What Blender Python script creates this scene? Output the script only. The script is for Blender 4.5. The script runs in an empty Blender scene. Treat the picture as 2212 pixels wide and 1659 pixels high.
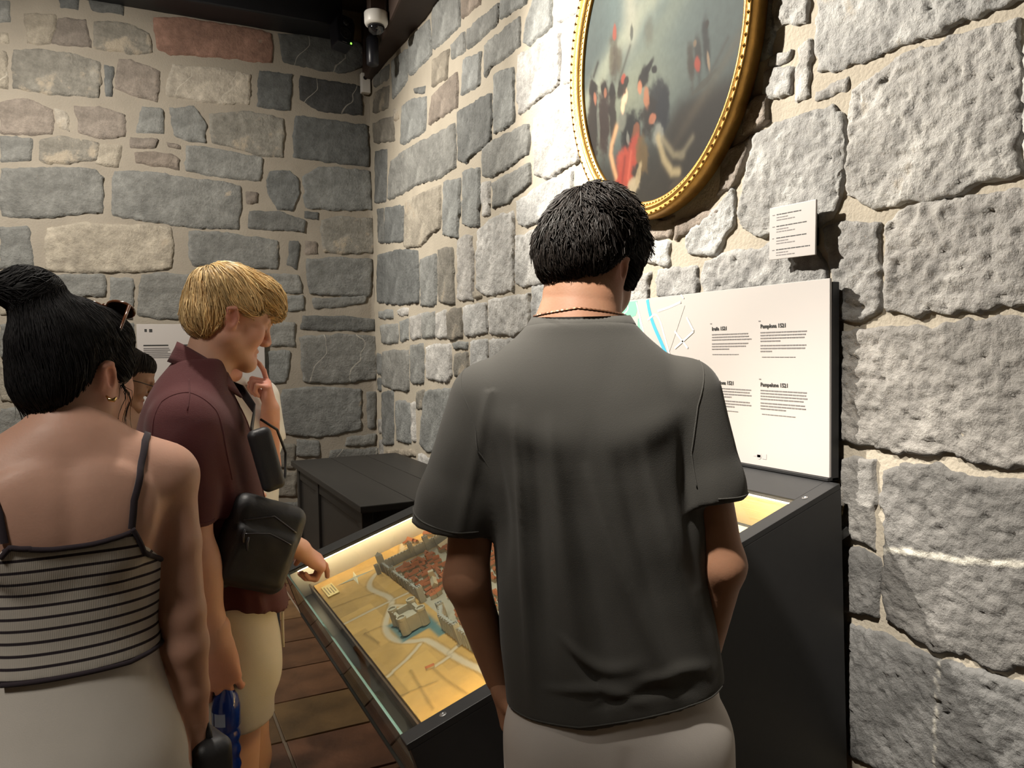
import bpy, bmesh, math, random
import numpy as np
from mathutils import Vector, Matrix

# ------------------------------------------------------------------ camera, world, lights, exposure
sc = bpy.context.scene
COL = sc.collection
def lookat_cam():
    yaw, pit, rol = math.radians(26.3), math.radians(-2.57), math.radians(0.92)
    f = Vector((math.sin(yaw)*math.cos(pit), math.cos(yaw)*math.cos(pit), math.sin(pit)))
    r0 = Vector((math.cos(yaw), -math.sin(yaw), 0)); u0 = r0.cross(f)
    r = r0*math.cos(rol) - u0*math.sin(rol); u = u0*math.cos(rol) + r0*math.sin(rol)
    m = Matrix((r, u, -f)).transposed().to_4x4(); m.translation = (0, 0, 1.52)
    return m
cam = bpy.data.cameras.new('camera'); cam.sensor_width = 36.0; cam.lens = 36.0*1661.0/2212.0
cam.clip_start = 0.05
co = bpy.data.objects.new('camera', cam); COL.objects.link(co); co.matrix_world = lookat_cam(); sc.camera = co
sc.view_settings.view_transform = 'Standard'; sc.view_settings.look = 'None'
sc.view_settings.gamma = 1.0; sc.view_settings.use_curve_mapping = False
sc.view_settings.exposure = 0.1
try:
    sc.cycles.use_denoising = True
    sc.cycles.max_bounces = 6; sc.cycles.transparent_max_bounces = 12
    sc.cycles.caustics_reflective = False; sc.cycles.caustics_refractive = False
    sc.cycles.sample_clamp_indirect = 4.0
except Exception: pass
world = bpy.data.worlds.new('world'); sc.world = world; world.use_nodes = True
bg = world.node_tree.nodes['Background']; bg.inputs[0].default_value = (1.0, 0.93, 0.85, 1); bg.inputs[1].default_value = 0.21
def spot(name, loc, tgt, watt, deg, blend, size, col=(1, .93, .82)):
    l = bpy.data.lights.new(name, 'SPOT'); l.energy = watt; l.spot_size = math.radians(deg); l.spot_blend = blend
    l.shadow_soft_size = size; l.color = col
    o = bpy.data.objects.new(name, l); COL.objects.link(o); o.location = loc
    o.rotation_euler = (Vector(tgt)-Vector(loc)).to_track_quat('-Z', 'Y').to_euler(); return o
spot('wall_spotlight', (-0.45, 3.6, 3.72), (1.75, 2.0, 2.5), 1250, 68, .85, .035)
spot('wall_spotlight', (-0.25, 4.7, 3.72), (1.75, 4.2, 2.2), 420, 95, 1, .04)
spot('back_wall_spotlight', (-1.2, 3.9, 3.72), (-0.2, 6.0, 1.8), 430, 110, 1, .05)
spot('visitor_spotlight', (-1.4, 0.3, 3.72), (-0.25, 1.65, 1.0), 210, 44, 1.0, .28)
spot('visitor_spotlight', (-0.55, 0.75, 3.95), (0.70, 1.2, 2.02), 1100, 26, 1.0, .06)
spot('visitor_spotlight', (0.05, 2.3, 3.95), (0.22, 1.9, 1.4), 260, 46, .9, .06)
# ------------------------------------------------------------------ helpers
rng = np.random.default_rng(7); random.seed(7)
def tag(o, label=None, cat=None, group=None, kind=None):
    if label: o['label'] = label
    if cat: o['category'] = cat
    if group: o['group'] = group
    if kind: o['kind'] = kind
    return o
def empty(name, loc=(0, 0, 0), rz=0.0, label=None, cat=None, group=None):
    o = bpy.data.objects.new(name, None); COL.objects.link(o); o.location = loc; o.rotation_euler = (0, 0, rz)
    o.empty_display_size = .05
    return tag(o, label, cat, group)
def link(name, me, mat=None, parent=None):
    o = bpy.data.objects.new(name, me); COL.objects.link(o)
    if mat is not None:
        me.materials.clear()
        for m in (mat if isinstance(mat, (list, tuple)) else [mat]): me.materials.append(m)
    if parent is not None: o.parent = parent
    return o
def npmesh(name, V, Fc, smooth=True):
    """V (n,3); Fc list of arrays of equal arity or one (m,k) array"""
    me = bpy.data.meshes.new(name)
    V = np.asarray(V, np.float32)
    Fs = Fc if isinstance(Fc, list) else [Fc]
    Fs = [np.asarray(f, np.int32) for f in Fs if len(f)]
    me.vertices.add(len(V)); me.vertices.foreach_set('co', V.ravel())
    nl = sum(f.size for f in Fs); npoly = sum(len(f) for f in Fs)
    me.loops.add(nl); me.polygons.add(npoly)
    me.loops.foreach_set('vertex_index', np.concatenate([f.ravel() for f in Fs]))
    tot = np.concatenate([np.full(len(f), f.shape[1], np.int32) for f in Fs])
    st = np.concatenate([[0], np.cumsum(tot)[:-1]]).astype(np.int32)
    me.polygons.foreach_set('loop_start', st); me.polygons.foreach_set('loop_total', tot)
    me.polygons.foreach_set('use_smooth', np.full(npoly, smooth, bool))
    me.update(calc_edges=True); me.validate()
    return me
def color_attr(me, name, C):
    a = me.attributes.new(name, 'FLOAT_COLOR', 'POINT')
    C = np.asarray(C, np.float32)
    if C.shape[1] == 3: C = np.hstack([C, np.ones((len(C), 1), np.float32)])
    a.data.foreach_set('color', C.ravel())
class MB:
    """mesh builder for hard-surface parts"""
    def __init__(s): s.v = []; s.f = []; s.mi = []
    def add(s, vs, fs, mi=0):
        n = len(s.v); s.v += [tuple(v) for v in vs]; s.f += [tuple(i+n for i in f) for f in fs]; s.mi += [mi]*len(fs); return s
    def box(s, a, b, mi=0, M=None):
        x0, y0, z0 = a; x1, y1, z1 = b
        vs = [(x0,y0,z0),(x1,y0,z0),(x1,y1,z0),(x0,y1,z0),(x0,y0,z1),(x1,y0,z1),(x1,y1,z1),(x0,y1,z1)]
        if M is not None: vs = [tuple(M @ Vector(v)) for v in vs]
        return s.add(vs, [(0,3,2,1),(4,5,6,7),(0,1,5,4),(1,2,6,5),(2,3,7,6),(3,0,4,7)], mi)
    def prism(s, poly, lo, hi, axis=1, mi=0):
        """poly: list of 2d points in the other two axes (axis=1: x,z ; 0: y,z ; 2: x,y)"""
        def P(p, t): return {1: (p[0], t, p[1]), 0: (t, p[0], p[1]), 2: (p[0], p[1], t)}[axis]
        n = len(poly); vs = [P(p, lo) for p in poly]+[P(p, hi) for p in poly]
        fs = [tuple(range(n)), tuple(range(2*n-1, n-1, -1))]+[(i, i+n, (i+1) % n+n, (i+1) % n) for i in range(n)]
        return s.add(vs, fs, mi)
    def tube(s, pts, rad, n=10, mi=0, caps=True):
        pts = [Vector(p) for p in pts]; m = len(pts)
        rad = [rad]*m if not isinstance(rad, (list, tuple)) else rad
        vs = []; up = None
        for i, p in enumerate(pts):
            t = (pts[min(i+1, m-1)]-pts[max(i-1, 0)]).normalized()
            if up is None:
                up = Vector((0, 0, 1)) if abs(t.z) < .9 else Vector((1, 0, 0))
            a = t.cross(up).normalized(); b = a.cross(t).normalized(); up = b
            for k in range(n):
                an = 2*math.pi*k/n; vs.append(p+(a*math.cos(an)+b*math.sin(an))*rad[i])
        fs = [(i*n+k, i*n+(k+1) % n, (i+1)*n+(k+1) % n, (i+1)*n+k) for i in range(m-1) for k in range(n)]
        if caps: fs += [tuple(range(n-1, -1, -1)), tuple((m-1)*n+k for k in range(n))]
        return s.add(vs, fs, mi)
    def lathe(s, prof, c=(0, 0, 0), n=24, mi=0, M=None):
        vs = []
        for r, z in prof:
            for k in range(n):
                an = 2*math.pi*k/n; v = Vector((c[0]+r*math.cos(an), c[1]+r*math.sin(an), c[2]+z)); vs.append(M @ v if M is not None else v)
        m = len(prof)
        fs = [(i*n+k, i*n+(k+1) % n, (i+1)*n+(k+1) % n, (i+1)*n+k) for i in range(m-1) for k in range(n)]
        fs += [tuple(range(n-1, -1, -1)), tuple((m-1)*n+k for k in range(n))]
        return s.add(vs, fs, mi)
    def mesh(s, name, smooth=False):
        me = bpy.data.meshes.new(name); me.from_pydata([tuple(v) for v in s.v], [], s.f)
        for p, mi in zip(me.polygons, s.mi): p.material_index = mi; p.use_smooth = smooth
        bm = bmesh.new(); bm.from_mesh(me); bmesh.ops.recalc_face_normals(bm, faces=bm.faces); bm.to_mesh(me); bm.free()
        return me
    def build(s, name, mat, parent=None, smooth=False, bevel=0.0, seg=2):
        me = s.mesh(name, smooth)
        if bevel:
            bm = bmesh.new(); bm.from_mesh(me)
            es = [e for e in bm.edges if len(e.link_faces) == 2 and e.calc_face_angle(0) > .5]
            bmesh.ops.bevel(bm, geom=es, offset=bevel, segments=seg, affect='EDGES', profile=.6, clamp_overlap=True)
            bm.to_mesh(me); bm.free()
        return link(name, me, mat, parent)
# ---- numpy noise
def _h(i, j, k, s):
    n = (i.astype(np.int64)*374761393+j.astype(np.int64)*668265263+k.astype(np.int64)*2147483647+s*1274126177) & 0xffffffff
    n = ((n ^ (n >> 13))*1274126177) & 0xffffffff
    n = (n ^ (n >> 16)) & 0xffffff
    return n/16777215.0
def vnoise(x, y, z, s=0):
    x, y, z = np.broadcast_arrays(np.asarray(x, float), np.asarray(y, float), np.asarray(z, float))
    i, j, k = np.floor(x), np.floor(y), np.floor(z); u, v, w = x-i, y-j, z-k
    u, v, w = [t*t*t*(t*(t*6-15)+10) for t in (u, v, w)]
    i, j, k = i.astype(np.int64), j.astype(np.int64), k.astype(np.int64); r = 0
    for a in (0, 1):
        for b in (0, 1):
            for c in (0, 1):
                r = r+_h(i+a, j+b, k+c, s)*(u if a else 1-u)*(v if b else 1-v)*(w if c else 1-w)
    return r*2-1
def fbm(x, y, z=0, s=0, o=3, g=.5):
    r = 0; a = 1; f = 1; t = 0
    for q in range(o):
        r = r+a*vnoise(np.asarray(x)*f, np.asarray(y)*f, np.asarray(z)*f, s+q*17); t += a; a *= g; f *= 2.03
    return r/t
# ---- materials
def newmat(name):
    m = bpy.data.materials.new(name); m.use_nodes = True; nt = m.node_tree
    return m, nt, nt.nodes['Principled BSDF']
def N(nt, typ, **kw):
    n = nt.nodes.new(typ)
    for k, v in kw.items():
        if k.startswith('in_'): n.inputs[k[3:].replace('_', ' ')].default_value = v
        else: setattr(n, k, v)
    return n
def L(nt, a, ao, b, bi): nt.links.new(a.outputs[ao], b.inputs[bi])
def mixrgb(nt, fac, a, b, mode='MIX'):
    n = nt.nodes.new('ShaderNodeMix'); n.data_type = 'RGBA'; n.blend_type = mode
    for sock, val in ((n.inputs[0], fac), (n.inputs[6], a), (n.inputs[7], b)):
        if hasattr(val, 'links'): nt.links.new(val, sock)
        elif isinstance(val, (int, float)): sock.default_value = val
        else: sock.default_value = tuple(val)[:3]+(1,)
    return n.outputs[2]
def pmat(name, col, rough=.6, var=.15, scale=8.0, bump=0.0, bscale=60.0, metal=0.0, spec=.5, coat=0.0, bdist=.002, stretch=None, sheen=0.0, det=3):
    """procedural material: base colour with noise variation and optional fine bump"""
    m, nt, p = newmat(name)
    tc = N(nt, 'ShaderNodeTexCoord'); src = tc.outputs['Object']
    if stretch:
        mp = N(nt, 'ShaderNodeMapping'); mp.inputs['Scale'].default_value = stretch; nt.links.new(src, mp.inputs['Vector']); src = mp.outputs[0]
    ns = N(nt, 'ShaderNodeTexNoise', in_Scale=scale, in_Detail=float(det)); nt.links.new(src, ns.inputs['Vector'])
    a = tuple(max(0, c*(1-var)) for c in col[:3]); b = tuple(min(1, c*(1+var)) for c in col[:3])
    nt.links.new(mixrgb(nt, ns.outputs[0], a, b), p.inputs['Base Color'])
    p.inputs['Roughness'].default_value = rough; p.inputs['Metallic'].default_value = metal
    p.inputs['Specular IOR Level'].default_value = spec
    if coat: p.inputs['Coat Weight'].default_value = coat
    if sheen: p.inputs['Sheen Weight'].default_value = sheen
    if bump:
        nb = N(nt, 'ShaderNodeTexNoise', in_Scale=bscale, in_Detail=4.0); nt.links.new(src, nb.inputs['Vector'])
        bp = N(nt, 'ShaderNodeBump', in_Strength=bump, in_Distance=bdist); L(nt, nb, 0, bp, 'Height'); L(nt, bp, 0, p, 'Normal')
    return m
def emat(name, col, strength):
    m, nt, p = newmat(name); p.inputs['Base Color'].default_value = tuple(col)+(1,)
    p.inputs['Emission Color'].default_value = tuple(col)+(1,); p.inputs['Emission Strength'].default_value = strength
    return m
def attrmat(name, attr, rough=.6, bump=0.0, bscale=200, bdist=.001, spec=.4, sss=0.0):
    m, nt, p = newmat(name); a = N(nt, 'ShaderNodeAttribute', attribute_name=attr)
    tc = N(nt, 'ShaderNodeTexCoord'); ns = N(nt, 'ShaderNodeTexNoise', in_Scale=25.0, in_Detail=3.0); L(nt, tc, 'Object', ns, 'Vector')
    mr = N(nt, 'ShaderNodeMapRange'); mr.inputs['To Min'].default_value = .9; mr.inputs['To Max'].default_value = 1.1; L(nt, ns, 0, mr, 0)
    nt.links.new(mixrgb(nt, 1.0, a.outputs[0], mr.outputs[0], 'MULTIPLY'), p.inputs['Base Color'])
    p.inputs['Roughness'].default_value = rough; p.inputs['Specular IOR Level'].default_value = spec
    if sss:
        p.inputs['Subsurface Weight'].default_value = sss; p.inputs['Subsurface Radius'].default_value = (1, .35, .2); p.inputs['Subsurface Scale'].default_value = .006
    if bump:
        nb = N(nt, 'ShaderNodeTexNoise', in_Scale=float(bscale), in_Detail=3.0); L(nt, tc, 'Object', nb, 'Vector')
        bp = N(nt, 'ShaderNodeBump', in_Strength=bump, in_Distance=bdist); L(nt, nb, 0, bp, 'Height'); L(nt, bp, 0, p, 'Normal')
    return m
BACK_STONES='''
g -685,3844 -644,3852/-690,3711 -644,3718
d -356,3941 -261,3958 -249,3924/-351,3860 -242,3870
d -176,3956 -67,3963 31,3931/-154,3873 -71,3873 37,3882
b -559,3784 -361,3806/-535,3596 -414,3609
m -348,3790 -206,3809/-413,3616 -273,3619 -163,3624
y -151,3800 -44,3827 84,3821 184,3765/-155,3623 -23,3621 150,3629 210,3664
r 224,3896 429,3931 678,3928 937,3925 1036,3915/241,3694 335,3651 420,3664 670,3689 864,3684 1030,3709
d 1070,3920 1276,3947 1489,3954 1745,3952/1105,3720 1201,3714 1375,3697 1572,3698 1760,3818
b -692,3651 -652,3643/-695,3571 -654,3583
y -625,3534 -476,3563 -302,3572 -125,3525/-635,3288 -500,3288 -340,3278 -133,3299
d -89,3517 -41,3509/-91,3304 -73,3316
m -13,3573 76,3573 256,3530/-32,3369 82,3336 228,3313
l 333,3592 418,3592 636,3607 861,3590/283,3362 410,3356 628,3351 858,3370
d 928,3626 1174,3634/907,3359 1139,3360
k 1229,3628 1408,3625 1699,3622/1229,3475 1366,3387 1510,3391 1712,3393
m -710,3183 -580,3235 -411,3171/-718,2994 -563,2996 -416,3027
l -405,3181 -325,3176/-380,3071 -322,3037
m -293,3216 -135,3230 19,3186/-261,3044 -129,3011 15,3058
g 132,3263 257,3272/79,3084 265,3092
g 301,3264 464,3311 547,3165/335,3086 425,3057 525,3067
y 568,3251 820,3321 1103,3297/581,3069 779,3033 909,3001 1084,3001
d 1183,3330 1400,3321 1748,3325/1153,3007 1392,3002 1751,2991
g -718,2973 -538,2974/-725,2805 -548,2830
y -490,2973 -377,3010 -144,2978/-503,2835 -438,2819 -329,2829 -162,2882
b -136,2979 -11,2979/-177,2831 -36,2831
m 49,3046 234,3050/52,2967 202,2982
m 284,3022 363,3017/290,3003 368,2998
m 63,2936 187,2964 306,2953 359,2899/81,2873 213,2860 348,2846
g 409,3022 524,3027 909,2984 942,2970/400,2837 643,2818 904,2813
g -727,2763 -412,2791 -192,2804 -133,2743/-738,2453 -584,2447 -397,2471 -141,2512
g -66,2803 182,2812 454,2792 643,2791 781,2768/-91,2493 170,2467 442,2437 751,2447
d 957,2800 1000,2889 1126,2907 1193,2836/959,2769 1032,2615 1149,2609 1192,2801
m 803,2736 901,2727/806,2634 882,2646
d 831,2574 1032,2598 1237,2523/820,2458 994,2446 1235,2463
g 1232,2857 1355,2956 1535,2965 1757,2955/1247,2636 1454,2636 1769,2646
d 1222,2600 1345,2600/1238,2558 1337,2557
y 1351,2547 1525,2583 1778,2584/1373,2299 1554,2295 1772,2315
g -741,2377 -586,2392/-752,2105 -556,2127
b -481,2376 -275,2435 -93,2429 140,2443 289,2428/-496,2098 -273,2095 -18,2109 158,2118 295,2155
g 395,2408 631,2413 891,2393 1032,2372/418,2159 591,2175 818,2162 1019,2162
d 1115,2376 1191,2386/1082,2192 1174,2160
m 1233,2374 1321,2386/1230,2282 1329,2286
g 1236,2233 1444,2266 1763,2260/1250,1974 1436,1966 1733,1964
g -465,2077 -133,2087/-389,1929 -153,1933
g 83,2083 203,2103 426,2103/44,1806 177,1781 421,1775
g 463,2094 850,2115/452,1775 823,1776
g 890,2116 1173,2125/879,1978 1204,1984
g 1013,1952 1214,1962/1062,1840 1204,1849
g 1274,1942 1714,1971/1282,1863 1433,1865 1694,1912
d 1200,1806 1505,1807 1774,1779/1179,1699 1429,1684 1764,1686
g 872,1742 1139,1759/868,1585 1127,1571
g 1170,1642 1464,1662 1782,1649/1185,1295 1418,1277 1773,1295
g 816,1541 1105,1536/819,1297 1056,1289
g 1020,1241 1345,1250 1646,1217/1011,911 1298,857 1638,898
g 1683,1193 1760,1198/1691,902 1752,899
g 1524,842 1751,865/1496,774 1749,763
g 1127,850 1297,831/1117,725 1301,700
g 1385,745 1771,739/1373,680 1769,656
y 879,831 1112,815/874,655 1107,629
y 839,623 1113,599/833,429 1108,412
g 832,376 1159,360/826,164 1153,118
g 824,129 1152,96/819,-66 1146,-111
b -754,2045 -493,2052/-764,1802 -515,1803
g -766,1741 -517,1757/-774,1528 -512,1530
b -776,1473 -460,1475/-786,1229 -469,1224
g -787,1186 -417,1175/-795,994 -424,979
g -473,1866 -226,1869/-472,1523 -153,1517
g -202,1741 28,1748/-125,1500 19,1497
g -106,2062 39,2066/-130,1789 14,1774
g -434,1459 18,1455/-442,1223 10,1213
g 56,1725 420,1742/47,1448 410,1439
g 467,1725 822,1735/457,1438 763,1431
g 46,1415 409,1405/39,1219 403,1203
g 456,1404 779,1396/449,1184 772,1170
g -389,1173 -22,1162/-397,968 -29,943
g 23,1170 401,1159/15,957 394,940
g 448,1140 804,1130/441,913 797,890
g 840,1237 986,1242/831,922 977,913
g 1816,653 2507,619/1829,386 2501,321
g 1185,629 1737,603/1178,376 1731,339
g 1194,338 1730,301/1186,48 1722,-1
g -1009,3728 -724,3808/-1018,3511 -734,3556
b -1020,3467 -659,3529/-1029,3235 -668,3283
g -1041,2944 -749,2970/-1048,2769 -756,2796
g -1049,2725 -757,2757/-1061,2433 -769,2451
b -1064,2359 -772,2376/-1075,2095 -782,2104
g -1077,2036 -785,2044/-1087,1800 -794,1802
g -1031,3177 -740,3200/-1039,2973 -748,2991
'''
RIGHT_STONES='''
g 5889,3649 5496,3623/5897,3563 5527,3510
y 5886,3532 5507,3477/5938,3380 5555,3307
g 5451,3624 5098,3583/5440,3331 5112,3379
g 5065,3633 4640,3608/5072,3379 4637,3378
g 4605,3645 4467,3657 4152,3602/4611,3398 4163,3385
m 4131,3593 3831,3515/4140,3410 3885,3401
g 4063,3329 3636,3310/4075,3211 3668,3206
g 3619,3308 3449,3306 3327,3254/3623,3212 3344,3185
b 4622,3350 4339,3324/4633,3176 4378,3158
g 4309,3325 4096,3342/4299,3235 4102,3207
g 3828,3161 3414,3154/3836,2976 3733,3020 3409,3005
g 4131,3191 3878,3137/4169,2981 3917,2976
m 4635,3133 4210,3147/4714,2961 4213,2941
d 4983,3283 4758,3229/4966,3241 4787,3193
g 5222,3245 5034,3231 4736,3155/5283,2982 5202,2953 4775,2953
l 5444,3276 5337,3256/5419,3180 5312,3164
y 5944,3311 5448,3234/5932,3147 5408,3035
g 3718,2967 3483,2932/3725,2652 3493,2662
L 3436,2970 3024,2925/3446,2676 3039,2703
g 3342,3082 3259,3162 3189,3217 3097,3178/3369,3020 3312,2973 3103,2975
L 3059,3162 2824,3100/3031,2968 2846,2965
L 2963,2927 2847,2921/3001,2695 2871,2674
d 4222,2917 3750,2888/4236,2639 4132,2597 3760,2641
g 5528,2920 5224,2929 4260,2866/5619,2639 4932,2628 4503,2589 4259,2604
d 5899,3085 5588,3029/5934,2681 5666,2641
g 3883,2617 3749,2634 3324,2610/3876,2475 3757,2441 3339,2466
L 3291,2616 2873,2616/3285,2352 3193,2316 2860,2329
g 3758,2417 3330,2419/3764,2273 3566,2275 3333,2327
g 4466,2559 4205,2539/4499,2236 4259,2183
g 4162,2561 3918,2535/4184,2246 3951,2205
L 3903,2438 3793,2434/3899,2248 3806,2253
L 3476,2261 3171,2299 2919,2302/3459,2155 3365,2123 3176,2133 2951,2148
b 5208,2579 4521,2553/5252,2243 4912,2216 4686,2279 4537,2281
d 5680,2608 5251,2555/5714,2335 5269,2297
d 5886,2637 5727,2620/5871,2362 5737,2345
L 3965,2177 3766,2232 3514,2222/3999,1876 3874,1815 3529,1815
L 3493,2086 3110,2106/3501,1859 3425,1830 3118,1837
L 4259,2183 4050,2181/4278,1821 4048,1801
y 4584,2161 4334,2152/4587,1820 4331,1791
g 4917,2140 4627,2142/4928,1819 4630,1808
d 5916,2289 5252,2246 4960,2198/5948,1903 5386,1852 4964,1843
b 4046,1853 3993,1859/4041,1811 3918,1813
L 4186,1777 3857,1788/4181,1598 3852,1606
L 3826,1794 3351,1797/3822,1605 3511,1590 3356,1632
L 3321,1826 3163,1826/3326,1654 3168,1647
y 4454,1769 4215,1779/4449,1584 4217,1593
L 4649,1771 4485,1771/4658,1602 4479,1593
g 4903,1774 4674,1775/4923,1601 4683,1609
L 5163,1768 4931,1776/5155,1596 4942,1602
g 5394,1745 5195,1750/5384,1583 5205,1597
g 5886,1729 5439,1730/5849,1576 5450,1578
g 5915,1839 5554,1834/5907,1781 5560,1759
L 5443,1828 5200,1825/5413,1780 5223,1777
g 5840,1525 5199,1541/5875,1256 5487,1225 5221,1226
g 5167,1567 4888,1576/5175,1293 4915,1296
L 4853,1557 4403,1563/4849,1335 4495,1315 4398,1375
g 4373,1568 4140,1578/4367,1531 4143,1521
y 4346,1498 4130,1511/4353,1357 4136,1370
L 4093,1572 3853,1583/4101,1390 3860,1407
L 3829,1578 3485,1578/3824,1408 3490,1437
d 5892,1201 5589,1231/5888,779 5598,810
g 5538,1154 5215,1164/5516,843 5195,859
L 5185,1156 5085,1168/5183,876 5094,876
y 5060,1246 4899,1262/5069,1114 4917,1123
g 4881,1259 4418,1289/5026,876 4861,837 4455,892
b 5816,750 5146,831/5796,702 5100,784
L 1752,2577 1630,2540/1754,2459 1708,2459 1630,2443
L 1585,2534 1021,2410/1593,2284 1524,2266 1406,2271 1250,2270 1136,2270 1019,2268
L 1662,2376 1618,2396/1658,2230 1612,2230
L 1782,2350 1683,2328/1786,2268 1683,2260
L 1763,2391 1686,2381/1772,2359 1704,2355
M 1588,2234 1524,2239 1475,2241/1584,2217 1524,2209 1475,2219
L 1481,2200 1406,2210 1338,2236 1135,2234 1038,2225/1486,1926 1404,1884 1259,1872 1121,1879 1033,1880
L 1831,2161 1690,2190 1539,2179 1501,2141/1903,1974 1872,1889 1802,1860 1690,1855 1538,1869 1500,1954
L 2161,1904 2035,1971 1931,2026/2162,1859 2013,1822 1935,1920
L 2430,1913 2255,1903/2422,1843 2266,1821
m 2428,2010 2238,1983/2429,1930 2255,1912
m 2217,1977 2001,1969/2223,1896 2107,1934 2001,1958
L 2556,1803 2381,1806/2557,1688 2397,1696
M 2330,1808 2108,1800/2345,1710 2108,1700
M 2069,1796 1969,1823 1764,1827 1579,1781/2080,1699 1690,1692 1538,1690
M 1562,1850 1477,1847 1380,1832/1514,1586 1446,1586 1384,1610
M 1362,1818 1316,1857 1187,1855 1068,1852 944,1849/1368,1624 1275,1588 1185,1597 1096,1597 940,1586
G 1503,1553 1361,1564 1294,1559 1232,1552 1128,1570 931,1569/1502,1249 1415,1245 1292,1243 1205,1251 1124,1238 1040,1236 926,1244
G 1502,1194 1397,1209/1501,1003 1396,968
D 1369,1190 1291,1208 1229,1222 1169,1199 1102,1202 925,1214/1363,803 1301,776 1225,758 1142,780 1097,765 1024,789 920,840
D 1501,944 1443,951 1385,949/1495,776 1384,797
D 1484,745 1369,752 1262,739 1212,734 1119,743 919,770/1474,379 1410,369 1234,407 915,530
L 1025,2226 940,2221/1021,1884 935,1881
m 1967,2150 1841,2177/2001,2022 1913,2042
m 1881,2281 1782,2287/1882,2188 1782,2204
'''
# distance to a polyline in a plane
def seg_dist(U, Vv, pl):
    pl = np.asarray(pl, float); d = np.full(U.shape, 9.)
    for a, b in zip(pl[:-1], pl[1:]):
        ab = b-a; t = np.clip(((U-a[0])*ab[0]+(Vv-a[1])*ab[1])/(ab@ab), 0, 1); d = np.minimum(d, np.hypot(U-a[0]-t*ab[0], Vv-a[1]-t*ab[1]))
    return d
# ------------------------------------------------------------------ the room
def stone_mat():
    m, nt, p = newmat('limestone')
    oi = N(nt, 'ShaderNodeObjectInfo'); tc = N(nt, 'ShaderNodeTexCoord')
    n1 = N(nt, 'ShaderNodeTexNoise', in_Scale=7.0, in_Detail=6.0, in_Roughness=.65); L(nt, tc, 'Object', n1, 'Vector')
    n2 = N(nt, 'ShaderNodeTexNoise', in_Scale=38.0, in_Detail=5.0, in_Roughness=.7); L(nt, tc, 'Object', n2, 'Vector')
    r1 = N(nt, 'ShaderNodeMapRange'); r1.inputs['From Min'].default_value = .25; r1.inputs['From Max'].default_value = .75
    r1.inputs['To Min'].default_value = .55; r1.inputs['To Max'].default_value = 1.45; L(nt, n1, 0, r1, 0)
    r2 = N(nt, 'ShaderNodeMapRange'); r2.inputs['From Min'].default_value = .25; r2.inputs['From Max'].default_value = .75
    r2.inputs['To Min'].default_value = .78; r2.inputs['To Max'].default_value = 1.2; L(nt, n2, 0, r2, 0)
    c = mixrgb(nt, 1.0, oi.outputs['Color'], r1.outputs[0], 'MULTIPLY'); c = mixrgb(nt, 1.0, c, r2.outputs[0], 'MULTIPLY')
    # pale lime patches left on the face
    at = N(nt, 'ShaderNodeAttribute', attribute_type='OBJECT', attribute_name='patch')
    n3 = N(nt, 'ShaderNodeTexNoise', in_Scale=5.0, in_Detail=5.0, in_Roughness=.6); L(nt, tc, 'Object', n3, 'Vector')
    ad = N(nt, 'ShaderNodeMath', operation='ADD'); L(nt, n3, 0, ad, 0); L(nt, at, 'Fac', ad, 1)
    rp = N(nt, 'ShaderNodeMapRange'); rp.inputs['From Min'].default_value = .72; rp.inputs['From Max'].default_value = .8; L(nt, ad, 0, rp, 0)
    c = mixrgb(nt, rp.outputs[0], c, (.40, .345, .27))
    # thin white calcite veins
    wv = N(nt, 'ShaderNodeTexWave', in_Scale=1.1, in_Distortion=9.0, in_Detail=3.0); wv.inputs['Detail Scale'].default_value = 1.4; L(nt, tc, 'Object', wv, 'Vector')
    rv = N(nt, 'ShaderNodeMapRange'); rv.inputs['From Min'].default_value = .9975; rv.inputs['From Max'].default_value = 1.0; rv.inputs['To Max'].default_value = .5; L(nt, wv, 0, rv, 0)
    va = N(nt, 'ShaderNodeAttribute', attribute_type='OBJECT', attribute_name='vein'); vm = N(nt, 'ShaderNodeMath', operation='MULTIPLY'); L(nt, rv, 0, vm, 0); L(nt, va, 'Fac', vm, 1)
    c = mixrgb(nt, vm.outputs[0], c, (.62, .58, .5)); qa = N(nt, 'ShaderNodeAttribute', attribute_name='quartz'); c = mixrgb(nt, qa.outputs['Fac'], c, (.60, .57, .50)); nt.links.new(c, p.inputs['Base Color'])
    p.inputs['Roughness'].default_value = .82; p.inputs['Specular IOR Level'].default_value = .3
    nb = N(nt, 'ShaderNodeTexNoise', in_Scale=55.0, in_Detail=6.0, in_Roughness=.68); L(nt, tc, 'Object', nb, 'Vector')
    bp = N(nt, 'ShaderNodeBump', in_Strength=.85, in_Distance=.012); L(nt, nb, 0, bp, 'Height'); L(nt, bp, 0, p, 'Normal')
    return m
M_STONE = stone_mat()
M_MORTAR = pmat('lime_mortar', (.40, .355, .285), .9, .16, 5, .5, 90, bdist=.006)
TONE = {'g': (.215, .218, .208), 'd': (.140, .144, .140), 'k': (.075, .077, .078), 'b': (.33, .295, .24), 'l': (.40, .365, .31), 'm': (.235, .20, .17),
        'r': (.27, .155, .115), 'y': (.235, .22, .19), 'L': (.45, .442, .425), 'G': (.30, .29, .275), 'D': (.18, .176, .17), 'M': (.37, .36, .345)}
PATCH = {'y': .19, 'b': .1, 'l': .16, 'g': .05, 'm': .06, 'L': .08}
def polyline_at(P, s):
    P = np.asarray(P, float); d = np.r_[0, np.cumsum(np.hypot(*np.diff(P, axis=0).T))]; d /= d[-1]
    return np.stack([np.interp(s, d, P[:, 0]), np.interp(s, d, P[:, 1])], -1)
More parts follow.
